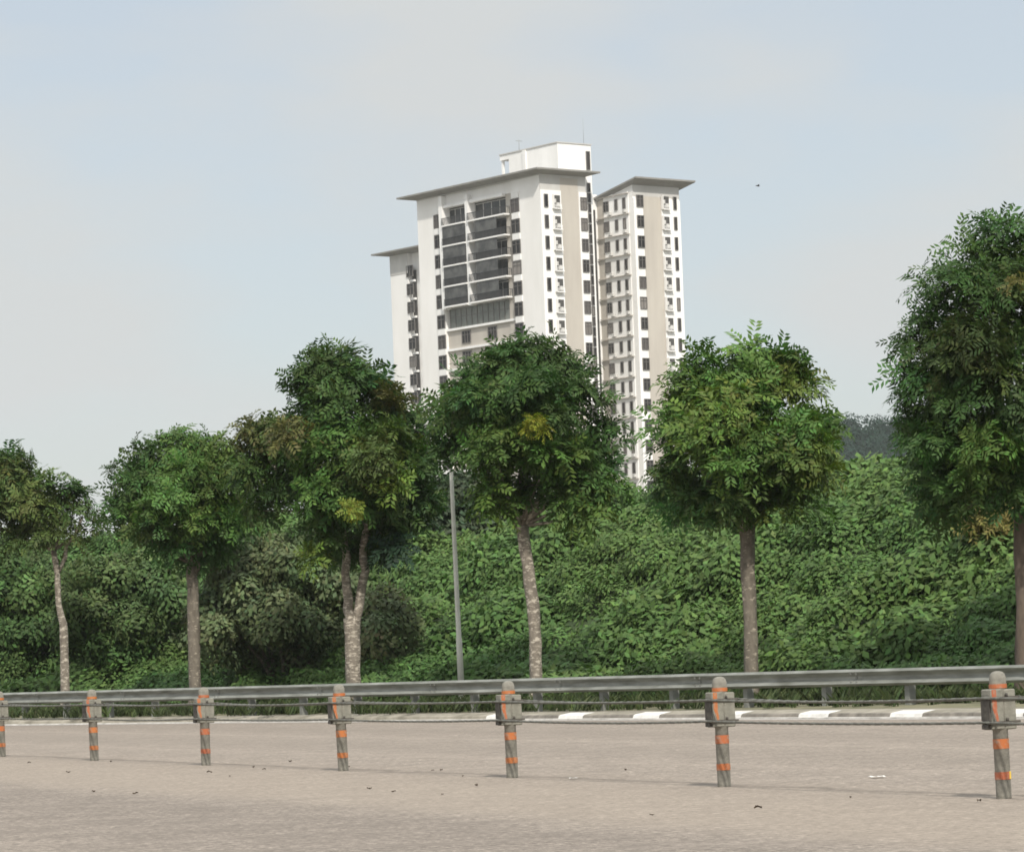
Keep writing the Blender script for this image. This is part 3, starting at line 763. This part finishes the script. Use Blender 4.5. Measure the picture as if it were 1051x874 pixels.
b = tbase(771); make_tree('roadside_tree', 'bright green round tree with straight brown trunk, right of the tower', b, b.y,
    [(765, 392, 42, 0, G1, 1), (718, 388, 34, .2, G1, .9), (808, 388, 30, .2, G2, .9), (704, 425, 34, 0, G1, 1), (745, 425, 44, -.9, G2, 1), (798, 432, 44, -.5, G1, 1), (836, 440, 26, .3, G1, .8),
     (705, 470, 40, 0, G0, 1), (752, 470, 46, -1.0, G1, 1), (810, 475, 44, -.6, G2, 1), (715, 515, 32, .2, G0, 1, .8), (760, 515, 34, -.4, G0, 1, .8), (815, 515, 34, -.3, G2, 1, .8), (696, 500, 22, .3, G0, .8), (764, 362, 22, .1, G1, .8), (720, 360, 16, 0, G1, .8), (806, 362, 17, 0, G1, .8)],
    [(771, 692, 15.5), (770, 640, 14.5), (768, 590, 14.5), (767, 545, 16), (766, 500, 14)],
    [[(767, 545, 0, 9), (740, 505, -.3, 7), (705, 460, 0, 4)], [(767, 545, 0, 9), (795, 500, -.2, 7), (825, 450, .2, 4)], [(766, 510, 0, 10), (760, 450, 0, 7), (762, 380, 0, 3)]],
    M['bark'], 11)
b = tbase(549); make_tree('roadside_tree', 'dark green tree with pale leaning trunk and one yellow spray, in front of the tower', b, b.y,
    [(540, 368, 38, 0, G0, 1), (500, 372, 28, .2, G0, .9), (575, 365, 26, .2, G0, .8), (500, 410, 40, -.2, G0, 1), (470, 420, 28, .2, G0, .8), (548, 415, 50, -.8, G0, 1), (590, 405, 33, 0, G0, .9), (618, 395, 11, .1, G0, .6), (622, 440, 16, .2, G0, .6),
     (470, 455, 26, .2, G0, .9), (510, 460, 44, -.7, G1, 1), (565, 465, 44, -.9, G1, 1), (602, 465, 30, 0, G0, .8), (512, 505, 30, -.4, G1, .9, .8), (555, 505, 30, 0, G0, .8, .8), (600, 500, 30, -.4, G1, .9, .8), (626, 485, 11, 0, G0, .6), (550, 428, 10, -2.0, (.27, .30, .045), 2.6), (545, 345, 18, 0, G0, .8), (600, 370, 16, 0, G0, .7), (598, 525, 18, -.5, G2, .9, .7), (505, 520, 18, -.5, G2, .8, .7)],
    [(549, 700, 13.5), (549.5, 660, 13), (547, 620, 13), (541, 575, 12.5), (536, 540, 13)],
    [[(538, 550, 0, 8), (515, 510, -.2, 6), (495, 450, 0, 4)], [(537, 540, 0, 8), (565, 490, -.2, 6), (600, 430, 0, 3)], [(537, 540, 0, 9), (534, 490, 0, 6), (540, 390, 0, 3)]],
    M['bark_pale'], 12, dark=.86)
b = tbase(362); make_tree('roadside_tree', 'tall dark tree with pale forked trunk and bronze tipped left side', b, b.y,
    [(345, 365, 30, 0, G0, 1), (318, 378, 24, 0, G0, .9), (375, 382, 24, .1, G0, .9), (345, 405, 42, -.4, G0, 1), (390, 420, 36, 0, G0, 1), (310, 425, 34, 0, G0, 1), (420, 432, 26, .2, G0, .9), (280, 450, 30, .2, OLV, 1), (262, 440, 20, .3, BRZ, .9), (262, 480, 26, .3, G0, .9),
     (335, 455, 46, -.8, G1, 1), (385, 460, 44, -.8, G1, 1), (425, 470, 34, 0, G0, 1), (300, 495, 34, -.2, G0, 1), (345, 505, 40, -.7, G1, 1), (395, 510, 40, -.3, G0, 1), (425, 525, 26, .2, G0, .9), (265, 520, 24, .3, G0, .9), (335, 545, 26, -.2, G0, .8, .7), (395, 548, 30, 0, G0, .9, .7), (362, 520, 8, -2.0, YEL, 2.4), (352, 560, 20, .7, G0, .9, .7), (378, 565, 18, .8, G0, .9, .7), (385, 465, 15, -1.9, OLV, 1.6), (398, 490, 14, -1.6, (.12, .17, .03), 1.5), (300, 440, 16, -1.3, BRZ, .9), (395, 400, 12, -.8, BRZ, .9), (326, 572, 11, -.7, (.10, .15, .03), 1.2, .6), (405, 566, 15, -.5, (.03, .06, .035), 1, .7)],
    [(362, 705, 16), (362, 675, 16), (361.5, 650, 17), (361, 634, 17.5)],
    [[(358.5, 645, 0, 10.5), (355.5, 615, 0, 10), (355, 585, 0, 9), (352, 550, 0, 8), (335, 470, 0, 5), (342, 380, 0, 3)], [(364.5, 645, 0, 10.5), (369, 615, 0, 10), (373, 585, 0, 9), (374, 550, 0, 8), (395, 470, 0, 5), (410, 430, 0, 3)], [(355, 560, 0, 7), (310, 510, 0, 5), (275, 470, .2, 3)]],
    M['bark_pale'], 13, dark=.88, hubpx=(362, 520))
b = tbase(199); make_tree('roadside_tree', 'green dome shaped tree with plain brown trunk, second trunk from the left', b, b.y,
    [(195, 460, 34, 0, G1, 1), (160, 468, 28, 0, G0, .9), (225, 460, 26, .1, G1, .9), (140, 490, 28, 0, G0, 1), (180, 495, 40, -.8, G1, 1), (220, 495, 34, -.3, G1, 1), (130, 520, 24, .1, G0, .9), (165, 530, 34, -.5, G0, 1), (205, 535, 36, -.6, G1, 1), (235, 525, 26, .2, G0, .9), (185, 560, 28, -.2, G0, .9, .8), (215, 565, 26, 0, G0, .9, .8), (121, 470, 9, 0, G0, .8), (186, 440, 16, 0, G1, .8), (240, 475, 18, .2, G1, .8)],
    [(199, 712, 13), (199, 650, 13), (198, 605, 12), (197, 580, 12)],
    [[(197, 590, 0, 7), (212, 565, 0, 6), (228, 520, .1, 3)], [(197, 580, 0, 8), (185, 540, 0, 6), (165, 490, 0, 3)], [(197, 580, 0, 8), (200, 530, 0, 6), (195, 470, 0, 3)]],
    M['bark'], 14, dark=1.0, per=13.5)
b = tbase(66); make_tree('roadside_tree', 'sparse olive tree on a thin mottled trunk, leftmost in view', b, b.y,
    [(10, 480, 32, 0, (.078, .118, .036), 1), (-25, 485, 34, 0, G0, 1), (40, 500, 26, 0, (.078, .118, .036), .9), (72, 510, 20, .1, (.078, .118, .036), .8), (15, 520, 34, -.4, (.078, .118, .036), 1), (-25, 525, 36, 0, G0, 1), (55, 535, 28, -.3, (.078, .118, .036), .9), (88, 535, 18, .2, (.078, .118, .036), .7), (30, 552, 24, 0, (.078, .118, .036), .8, .7), (5, 462, 18, 0, G0, .8), (70, 498, 12, 0, G0, .8), (75, 560, 14, 0, (.078, .118, .036), .6, .7)],
    [(66, 716, 11), (66, 670, 9), (65, 640, 8), (60, 620, 6), (59, 590, 6), (55, 565, 6)],
    [[(55, 565, 0, 5), (30, 535, 0, 4), (0, 490, 0, 2)], [(59, 590, 0, 4), (70, 560, 0, 4), (85, 530, 0, 2)], [(55, 565, 0, 5), (50, 530, 0, 4), (40, 500, 0, 2)]],
    M['bark_pale'], 15, dark=.95, per=10)
b = tbase(1049); make_tree('roadside_tree', 'tallest roadside tree with reddish trunk, cut by the right edge', b, b.y,
    [(1020, 240, 34, 0, G0, .55), (985, 262, 30, 0, G0, .5), (1060, 235, 40, 0, G0, .8), (960, 290, 24, 0, G0, .5), (1010, 290, 46, -.4, G0, 1), (1060, 290, 50, -.4, G0, 1), (968, 330, 36, 0, G0, 1), (1005, 345, 50, -.9, (.05, .083, .027), 1), (1060, 350, 56, -.8, G0, 1), (942, 350, 22, 0, G0, .8), (958, 395, 36, 0, G0, 1), (990, 405, 46, -.8, G0, 1), (1045, 415, 52, -.9, (.05, .083, .027), 1),
     (950, 440, 28, .1, G0, 1), (970, 450, 42, -.4, G0, 1), (1020, 465, 48, -.8, G1, 1), (1075, 460, 50, -.3, G0, 1), (958, 480, 24, .2, G0, .9), (985, 505, 38, 0, G0, 1, .8), (1040, 510, 38, -.5, G0, 1, .8), (965, 520, 24, .5, G0, .9, .8), (1045, 285, 8, -2.0, (.15, .14, .045), 2), (965, 395, 10, -1.2, (.09, .11, .04), .8), (1110, 290, 60, 0, G0, 1), (1125, 370, 64, 0, G0, 1), (1120, 450, 60, 0, G0, 1), (1100, 510, 44, 0, G0, .9, .8)],
    [(1050, 690, 17), (1050, 620, 16), (1049, 560, 16), (1048, 510, 16)],
    [[(1048, 520, 0, 10), (1010, 460, 0, 7), (970, 380, 0, 4)], [(1048, 510, 0, 11), (1050, 420, 0, 8), (1030, 300, 0, 4)], [(1048, 515, 0, 9), (1080, 450, 0, 7), (1110, 360, 0, 4)]],
    M['bark_red'], 16, drop=12, dark=.92, temps=ROS_FINE, per=15, scale=(.85, 1.25))

# ------------------------------------------------------------------ shrubs and background trees on the bank
def make_shrub(name, label, px, py_base, off, blobs_px, seed, tint, per=11, temps=None, cat='shrub', scale=(.9, 1.4), group='shrubs on the bank'):
    r = np.random.default_rng(seed); q = rail_pt(px, off, py_base); s = (q-RA).dot(RD); base = Vector((q.x, q.y, bank_h(s, off)-.1)); Y = base.y; pxm = Y/F0
    root = empty(name, base); tag(root, label, cat, group)
    bl = []
    for b_ in blobs_px:
        px_, py_, rp, dz = b_[:4]; tn = b_[4] if len(b_) > 4 else tint
        c = at(px_, py_, Y+dz)-base; bl.append((tuple(c), (rp*pxm, rp*pxm, rp*pxm*.85), tn, 1.0))
    st = MB()
    for c, rr, *_ in bl:
        e = Vector(c); st.tube([(0, 0, -.1), tuple(e*.45+Vector((r.normal(0, .1), r.normal(0, .1), .1))), tuple(e)], [.06, .04, .015], 6, wob=.2)
    st.build('stem', M['bark'], root)
    P, Nn, T = blob_points(bl, per*1.3, r, inner=.15, low=.6)
    z0 = -base.z+.15; P[:, 2] = np.maximum(P[:, 2], z0+r.uniform(0, .2, len(P)))
    T = T*(1+r.normal(0, .14, (len(T), 1)))
    me = scatter_mesh('foliage', temps or BUSH, P, Nn*.8+np.array([[0, 0, .35]])+r.normal(0, .2, Nn.shape), r.uniform(*scale, len(P)), T, M['leaf_matt'], r)
    link('foliage', me, root); return root
GR = (.098, .134, .062); OL = (.074, .122, .042); GN = (.066, .118, .036)
make_shrub('bushy_tree', 'grey green bushy tree filling the gap left of the forked trunk', 290, 690, 4.5,
    [(240, 600, 36, 0), (285, 590, 40, 0), (330, 595, 38, 0), (235, 640, 36, -.3), (280, 640, 42, -.5), (330, 645, 36, -.4), (255, 570, 26, .3), (300, 565, 26, .3), (235, 675, 26, 0), (315, 680, 22, 0), (345, 620, 26, 0), (275, 680, 22, .6)], 31, GR, cat='bush')
make_shrub('bushy_tree', 'grey green bush with dark gaps, right of the forked trunk', 395, 690, 4.5,
    [(392, 625, 22, 0), (388, 655, 26, -.2), (405, 665, 22, 0), (380, 685, 18, 0), (410, 640, 16, .3)], 32, (.125, .155, .074), cat='bush')
make_shrub('bushy_tree', 'olive green bushy tree between the two leftmost trunks', 130, 695, 5.4,
    [(105, 595, 34, .2), (150, 600, 34, 0), (90, 630, 32, 0), (130, 635, 38, -.3), (175, 630, 30, 0), (165, 665, 24, .4, GR), (120, 670, 32, 0, GN), (85, 665, 26, .3, GN), (165, 580, 22, .5, OL), (205, 655, 26, .3, GR)], 33, OL, cat='bush')
make_shrub('bushy_tree', 'mid green bushy tree at the left edge behind the thin trunk', 25, 700, 5.0,
    [(0, 600, 38, 0), (40, 610, 34, 0), (-30, 610, 40, 0), (15, 645, 40, -.3), (55, 650, 26, 0), (-30, 650, 40, 0), (25, 685, 30, -.5, GN), (0, 575, 28, .4), (50, 590, 24, .3, OL), (55, 690, 16, -.6, GN)], 34, GN, cat='bush')
make_shrub('bushy_tree', 'dark bluish tree in the gap behind the grey pole', 440, 640, 12.0,
    [(430, 510, 30, 0), (465, 505, 28, 0), (420, 550, 34, 0), (462, 545, 32, 0), (490, 530, 26, 0), (515, 548, 24, 0), (535, 560, 22, .3), (445, 590, 36, 0), (485, 565, 26, 0), (400, 590, 34, 0)], 35, (.05, .075, .042), cat='bush', scale=(1, 1.6))
make_shrub('young_tree', 'pale broad leaved sapling on the bank crest left of the tallest tree', 880, 500, 14.0,
    [(868, 496, 9, 0), (885, 492, 9, 0), (905, 494, 10, 0)], 36, (.10, .14, .055), per=30, temps=CLUMP, scale=(.5, .8), cat='sapling')
make_shrub('young_tree', 'yellowish palm like shrub under the tallest tree', 1012, 600, 8.0,
    [(1008, 535, 14, 0), (1025, 538, 12, 0), (1030, 548, 13, .2)], 37, (.17, .16, .05), per=24, temps=ROS_FINE, scale=(.8, 1.2))

# the leafy cover of the slope: nobody could count it
r = np.random.default_rng(41); P = []; Nn = []; T = []; Sc = []
n = 0
while n < 11500:
    s = r.uniform(SR0-2, SR1-4); off = 2.7+12.5*r.random()
    q = along(s, off)
    if abs(q.x/q.y) > .19: continue
    n += 1
    d1_ = mnoise.noise(Vector((s*.30, off*.55, 7.7))); d2_ = mnoise.noise(Vector((s*.9, off*1.5, 1.3)))
    d3_ = mnoise.noise(Vector((s*.55, (off*.42+bank_h(s, off)*.9)*1.6, 5.1)))
    z = bank_h(s, off)+.08+.5*max(0, d1_+.15)+.34*d2_+.30*d3_
    P.append((q.x-RN.x*(.35*d2_+.45*d3_), q.y-RN.y*(.35*d2_+.45*d3_), z)); nv = Vector((0, 0, 1))*.9-RN*.55; Nn.append(tuple(nv))
    hue = mnoise.noise(Vector((s*.16, off*.3, 2.2)))*.5+.5; hue = min(1, max(0, hue))
    t0 = np.array((.063, .131, .038)); t1 = np.array((.098, .153, .042)); T.append(t0+(t1-t0)*hue); Sc.append(r.uniform(.5, 1.0)*(1.25 if mnoise.noise(Vector((s*.25, off*.4, 9.9))) > .18 else .9))
P = np.array(P); Nn = np.array(Nn)+r.normal(0, .28, (len(P), 3)); T = np.array(T)*(1+r.normal(0, .13, (len(P), 1)))
me = scatter_mesh('undergrowth', CLUMP, P, Nn, np.array(Sc), T, M['leaf_matt'], r)
tag(link('undergrowth', me), 'dense bright green leafy creeper covering the whole bank', 'undergrowth', kind='stuff')
# verge grass
def tuft(r, n=14):
    V = []
    for k in range(n):
        a = r.uniform(0, 6.28); l = r.uniform(.12, .34); ln_ = r.uniform(.1, .6); o_ = np.array([r.normal(0, .05), r.normal(0, .05), 0])
        d = np.array([math.cos(a)*ln_, math.sin(a)*ln_, 1.]); d /= np.linalg.norm(d); s_ = np.array([-math.sin(a), math.cos(a), 0])*.012
        V.append([o_-s_, o_+s_, o_+d*l*.6+s_*.7, o_+d*l+np.array([math.cos(a), math.sin(a), -.1])*l*.25])
    return np.array(V)
TU = [tuft(rt) for _ in range(5)]
P = []
for _ in range(5200):
    s = r.uniform(SR0, SR1); off = r.uniform(-.5, 3.2)
    if off < .2 and r.random() < .55: continue
    q = along(s, off)
    if abs(q.x/q.y) > .18: continue
    P.append((q.x, q.y, .15))
P = np.array(P); T = np.tile([[.055, .075, .03]], (len(P), 1))*(1+r.normal(0, .25, (len(P), 1)))
me = scatter_mesh('grass', TU, P, np.tile([[0, 0, 1.]], (len(P), 1))+r.normal(0, .08, (len(P), 3)), r.uniform(.6, 1.2, len(P)), T, M['blade'], r)
tag(link('grass', me), 'dull green grass growing under the guardrail', 'grass', kind='stuff')

# ------------------------------------------------------------------ guardrail
RT = 0.785                                              # top of the beam
gr = empty('guardrail', (RA.x, RA.y, 0.13), math.atan2(RD.y, RD.x))
tag(gr, 'long grey steel corrugated guardrail running in front of the trees', 'guardrail')
side = 1 if (Matrix.Rotation(gr.rotation_euler.z, 3, 'Z') @ Vector((0, 1, 0))).dot(RN) > 0 else -1   # local y that points away from the road
prof = [(0.0, 0.0), (.028, -.004), (.075, -.034), (.083, -.045), (.075, -.056), (.01, -.110), (0.0, -.130), (0.0, -.165), (.01, -.185), (.075, -.236), (.083, -.247), (.075, -.258), (.028, -.286), (.0, -.292)]
zt_ = RT-.13
x = SR0; k = 0
while x < SR1:
    ln = 4.3; mb = MB(); v = []; n = len(prof)
    d = .004 if k % 2 else 0.0
    ring = [(-side*(o+d), zt_+z) for o, z in prof]+[(-side*(o-.006+d), zt_+z-.001) for o, z in reversed(prof)]
    for xx in (x-.15, x+ln+.15):
        for (yy, zz) in ring: v.append((xx, yy, zz))
    m_ = len(ring); fs = [(i, (i+1) % m_, m_+(i+1) % m_, m_+i) for i in range(m_)]+[tuple(range(m_-1, -1, -1)), tuple(range(m_, 2*m_))]
    mb.add(v, fs); bo = mb.build('beam', M['galv'], gr)
    bt_ = MB()
    for zz in (-.075, -.215):
        for dx in (-.07, .07): bt_.box(x+dx-.014, x+dx+.014, -side*.06-.02, -side*.06+.02, zt_+zz-.014, zt_+zz+.014)
    bt_.box(x-.02, x+.02, -side*.012-.012, -side*.012+.012, zt_-.165, zt_-.13)
    bt_.build('bolt', M['galv_dark'], bo)
    x += ln; k += 1
x = SR0+.9
POST = MB(); 
yb = side*.012
POST.box(-.055, .055, yb, yb+side*.15, -.3, zt_-.03) if side > 0 else POST.box(-.055, .055, yb-.15, yb, -.3, zt_-.03)
pm = POST.mesh('post', M['galv_dark'])
while x < SR1:
    link('post', pm, gr, (x, 0, 0)); x += 2.15

# ------------------------------------------------------------------ slim pole
pb = rail_pt(473.3, 2.2, 697); pb = Vector((pb.x, pb.y, .15)); pt = at(459.2, 402, pb.y)
po = empty('lamp_pole', pb); tag(po, 'slim tapered grey steel pole rising into the leaves between two trees', 'pole')
vec = pt-pb; mb = MB(); mb.tube([vec*u for u in (0, .22, .225, .6, 1.0)], [.07, .065, .055, .045, .032], 14); mb.build('shaft', M['pole'], po)
mb = MB(); mb.box(-.17, .17, -.17, .17, -.03, .03); mb.lathe([(.11, .03), (.10, .22)], 14); mb.build('base_plate', M['pole'], po)
mb = MB(); mb.lathe([(.046, vec.z), (.05, vec.z+.03), (.03, vec.z+.09), (.004, vec.z+.10)], 12, c=(vec.x, vec.y)); mb.build('cap', M['pole'], po)

# ------------------------------------------------------------------ roped bollards
Y0 = ground(1029, 819).y; BH = 1.008
def bol_pos(k):
    zz = 1+.1583*k; px = {0: 1030.5, 1: 743.5, 2: 526, 3: 352.5, 4: 211.5, 5: 97, 6: 2}.get(k, -1079+2108/zz); Y = Y0*zz
    y_s = CY-(px-CX)*math.tan(ROLL)
    return Vector((kdir(px, y_s+EYE*F0/Y)[0]*Y, Y, 0))
BP = {k: bol_pos(k) for k in range(-1, 9)}
bd = (BP[6]-BP[0]).normalized(); brz = math.atan2(-bd.x, bd.y)        # local y = along the barrier, away
post_m = MB()
post_m.lathe([(.061, -.05), (.061, .03), (.0605, .54), (.0665, .545), (.0675, .93), (.066, .955), (.058, .983), (.042, 1.0), (.02, 1.007), (.002, BH)], 24)
post_me = post_m.mesh('post', M['concrete'])
bl_ = [MB().box(-.117, -.0015, -.072, .072, .548, .868, bev=.008).mesh('clamp_block', M['block']), MB().box(.0015, .115, -.070, .070, .545, .862, bev=.008).mesh('clamp_block', M['block'])]
def band_me(z0, z1, r_, mat, nm, a0=0.0, a1=2*math.pi):
    mb = MB(); n = 24; v = []; f = []
    for i in range(n+1):
        a = a0+(a1-a0)*i/n
        for rr in (r_, r_-.004):
            for z in (z0, z1): v.append((rr*math.cos(a), rr*math.sin(a), z))
    for i in range(n):
        b0 = i*4; b1 = b0+4
        f += [(b0, b1, b1+1, b0+1), (b0+1, b1+1, b1+3, b0+3), (b0, b0+2, b1+2, b1)]
    f += [(0, 1, 3, 2), (n*4, n*4+2, n*4+3, n*4+1)]
    return mb.add(v, f, 0, False).mesh(nm, mat)
bands = [band_me(.872, .906, .0715, M['orange'], 'reflective_band'), band_me(.395, .472, .0640, M['orange'], 'reflective_band'), band_me(.152, .212, .0640, M['orange'], 'reflective_band')]
ypatch = band_me(.153, .213, .0658, M['yellow'], 'yellow_patch', -1.15, -.45)
tp_ = MB(); tp_.add([(-.110, -.0755, .865), (-.070, -.0755, .865), (-.066, -.0755, .68), (-.052, -.0755, .60), (-.072, -.0755, .60), (-.110, -.0755, .72), (-.110, -.0722, .865), (-.070, -.0722, .865), (-.066, -.0722, .68), (-.052, -.0722, .60), (-.072, -.0722, .60), (-.110, -.0722, .72)],
    [(5, 4, 3, 2, 1, 0), (6, 7, 8, 9, 10, 11)]+[(i, (i+1) % 6, 6+(i+1) % 6, 6+i) for i in range(6)])
tp_me = tp_.mesh('reflective_tape', M['orange'])
def strap_me(z, dz=.0):
    mb = MB(); e = .016
    mb.box(-.135, .135, -.094, -.0765, z-.009, z+.009); mb.box(-.135, .135, .0745, .092, z-.009, z+.009)
    mb.box(-.135, -.119, -.0763, .0743, z-.009, z+.009); mb.box(.119, .135, -.0763, .0743, z-.009, z+.009)
    mb.lathe([(.014, z+.010), (.010, z+.034), (.002, z+.036)], 8, c=(.018, -.085))
    return mb.mesh('strap', M['strap'])
st_me = [strap_me(.797), strap_me(.604)]
brk_me = MB().box(-.1315, -.1175, -.062, .060, .618, .785).box(-.142, -.1318, -.045, .045, .555, .590).box(-.1315, -.1175, -.05, .05, .553, .594).mesh('bracket', M['strap'])
labels = {0: 'roped concrete bollard nearest the camera, with a yellow patch on its lower orange band', 1: 'roped concrete bollard in front of the bright green tree right of the tower',
    2: 'roped concrete bollard just left of the pale leaning trunk, right of the grey pole', 3: 'roped concrete bollard in front of the pale forked trunk',
    4: 'roped concrete bollard just right of the plain brown trunk, faded red bands', 5: 'small roped concrete bollard just right of the thin mottled trunk', 6: 'farthest roped concrete bollard in view, cut by the left edge',
    7: 'roped concrete bollard beyond the left edge of the view', -1: 'roped concrete bollard beyond the right edge of the view'}
for k in (0, 1, 2, 3, 4, 5, 6, 7, -1):
    e = empty('bollard', BP[k], brz); tag(e, labels[k], 'bollard', 'concrete bollards strung with wire rope')
    e.rotation_euler = (rad(random.uniform(-1, 1)), rad(random.uniform(-1.2, .6)), brz+rad(random.uniform(-3, 3)))
    link('post', post_me, e)
    for b_ in bl_: link('clamp_block', b_, e)
    for b_ in bands: link('reflective_band', b_, e)
    link('reflective_tape', tp_me, e)
    for s_ in st_me: link('strap', s_, e)
    link('bracket', brk_me, e)
    if k == 0: link('yellow_patch', ypatch, e)
bs = Matrix.Rotation(brz, 3, 'Z') @ Vector((1, 0, 0))
for nm, sx_, zz, sag, lab in (('near upper', -1, .797, .018, 'upper wire rope strung along the camera side of the bollards'), ('near lower', -1, .604, .018, 'lower sagging wire rope strung along the camera side of the bollards'),
                              ('far upper', 1, .797, .03, 'wire rope strung along the far side of the bollards')):
    pts = []
    for k in range(-1, 7):
        a, b_ = BP[k]+bs*(.148*sx_), BP[k+1]+bs*(.148*sx_)
        if k == 6: pass
        n = 110
        for i in range(n):
            u = i/n; q = a.lerp(b_, u); pts.append((q.x, q.y, zz-sag*4*u*(1-u)*(1+.25*math.sin(k*2.1+zz*9))))
    q = BP[7]+bs*(.148*sx_); pts.append((q.x, q.y, zz))
    mb = MB(); mb.tube(pts, [.0108]*len(pts), 9, lobes=3, twist=.55)
    tag(mb.build('wire_rope', M['rope']), lab, 'rope', 'wire ropes between the bollards')

# ------------------------------------------------------------------ scraps on the asphalt
M['dry_leaf'] = weathered('dry_leaf', (0.035, 0.024, 0.016), (0.09, 0.06, 0.035), 30, 0.8)
M['paper'] = weathered('paper', (0.62, 0.60, 0.56), (0.8, 0.78, 0.74), 30, 0.8)
def dry_leaf(seed):
    r_ = random.Random(seed); mb = MB(); v = []; n = 8; c = []
    for i in range(n):
        u = i/(n-1); w = .032*math.sin(math.pi*min(.97, max(.03, u)))**.7; x = -.07+.14*u; zc = .012+.022*math.sin(u*3+seed)**2
        v += [(x, -w, zc+.028*r_.random()), (x, 0, zc-.010), (x, w, zc+.028*r_.random())]
    f = []
    for i in range(n-1):
        for j in range(2): f.append((i*3+j, i*3+j+1, i*3+4+j, i*3+3+j))
    return mb.add(v, f).mesh('dry_leaf', M['dry_leaf'])
DL = [dry_leaf(i) for i in range(4)]
for i, (px, py) in enumerate([(236, 797), (139, 815), (96, 813), (444, 791), (453, 791), (404, 813), (379, 810), (489, 807), (454, 816), (357, 788), (298, 782), (260, 788), (271, 790), (873, 819), (669, 837), (1005, 823), (778, 830), (114, 782), (70, 793), (215, 793), (30, 783), (475, 797), (642, 791)]):
    o = link('dry_leaf', DL[i % 4]); o.location = ground(px, py); o.location.z = .006; o.rotation_euler = (0, 0, random.uniform(0, 6.28)); o.scale = (random.uniform(.25, .55),)*3
    tag(o, 'small dark curled dry leaf lying on the asphalt near the bollards', 'leaf', 'dry leaves scattered on the asphalt')
for px, py, sc_, lab in ((901, 798, 1.0, 'crumpled white paper scrap on the asphalt between the two rightmost bollards'), (588.5, 799, .6, 'small white paper scrap on the asphalt right of the pale leaning trunk')):
    mb = MB(); v = []; f = []; rr = random.Random(px); nx, ny = 6, 4
    for i in range(nx):
        for j in range(ny): v.append(((i/(nx-1)-.5)*.15, (j/(ny-1)-.5)*.11, .006+.014*rr.random()))
    for i in range(nx-1):
        for j in range(ny-1): f.append((i*ny+j, i*ny+j+1, (i+1)*ny+j+1, (i+1)*ny+j))
    o = mb.add(v, f).build('paper_scrap', M['paper']); o.location = ground(px, py); o.location.z = .004; o.scale = (sc_,)*3; o.rotation_euler = (0, 0, .4)
    tag(o, lab, 'litter')
# a bird far off in the sky
mb = MB(); mb.tube([(-.22, 0, 0), (-.1, 0, .01), (.05, 0, .015), (.16, 0, .03), (.22, 0, .03)], [.012, .05, .065, .03, .008], 8)
for s_ in (-1, 1):
    mb.add([(.08, s_*.03, .03), (-.08, s_*.03, .03), (-.10, s_*.28, .12), (.03, s_*.30, .14), (-.10, s_*.55, .06), (.08, s_*.03, .018), (-.08, s_*.03, .018), (-.10, s_*.28, .108), (.03, s_*.30, .128)], [(0, 1, 2, 3), (3, 2, 4), (5, 8, 7, 6), (8, 4, 7)])
o = mb.build('bird', M['rail']); o.location = at(778, 191, 170); o.rotation_euler = (0, .1, .3); o.scale = (.5,)*3
tag(o, 'tiny dark bird flying in the sky right of the tower', 'bird')

# ------------------------------------------------------------------ haze
hz = MB(); hz.box(-2400, 2400, -400, 3200, -1.03, 90)
m = bpy.data.materials.new('haze'); m.use_nodes = True; t = m.node_tree; t.nodes.clear()
o_ = N(t, 'ShaderNodeOutputMaterial'); pv = N(t, 'ShaderNodeVolumePrincipled'); pv.inputs['Density'].default_value = 0.00009
pv.inputs['Color'].default_value = (.86, .90, .93, 1); pv.inputs['Anisotropy'].default_value = 0.0
t.links.new(pv.outputs[0], o_.inputs['Volume'])
tag(hz.build('haze', m), kind='stuff')
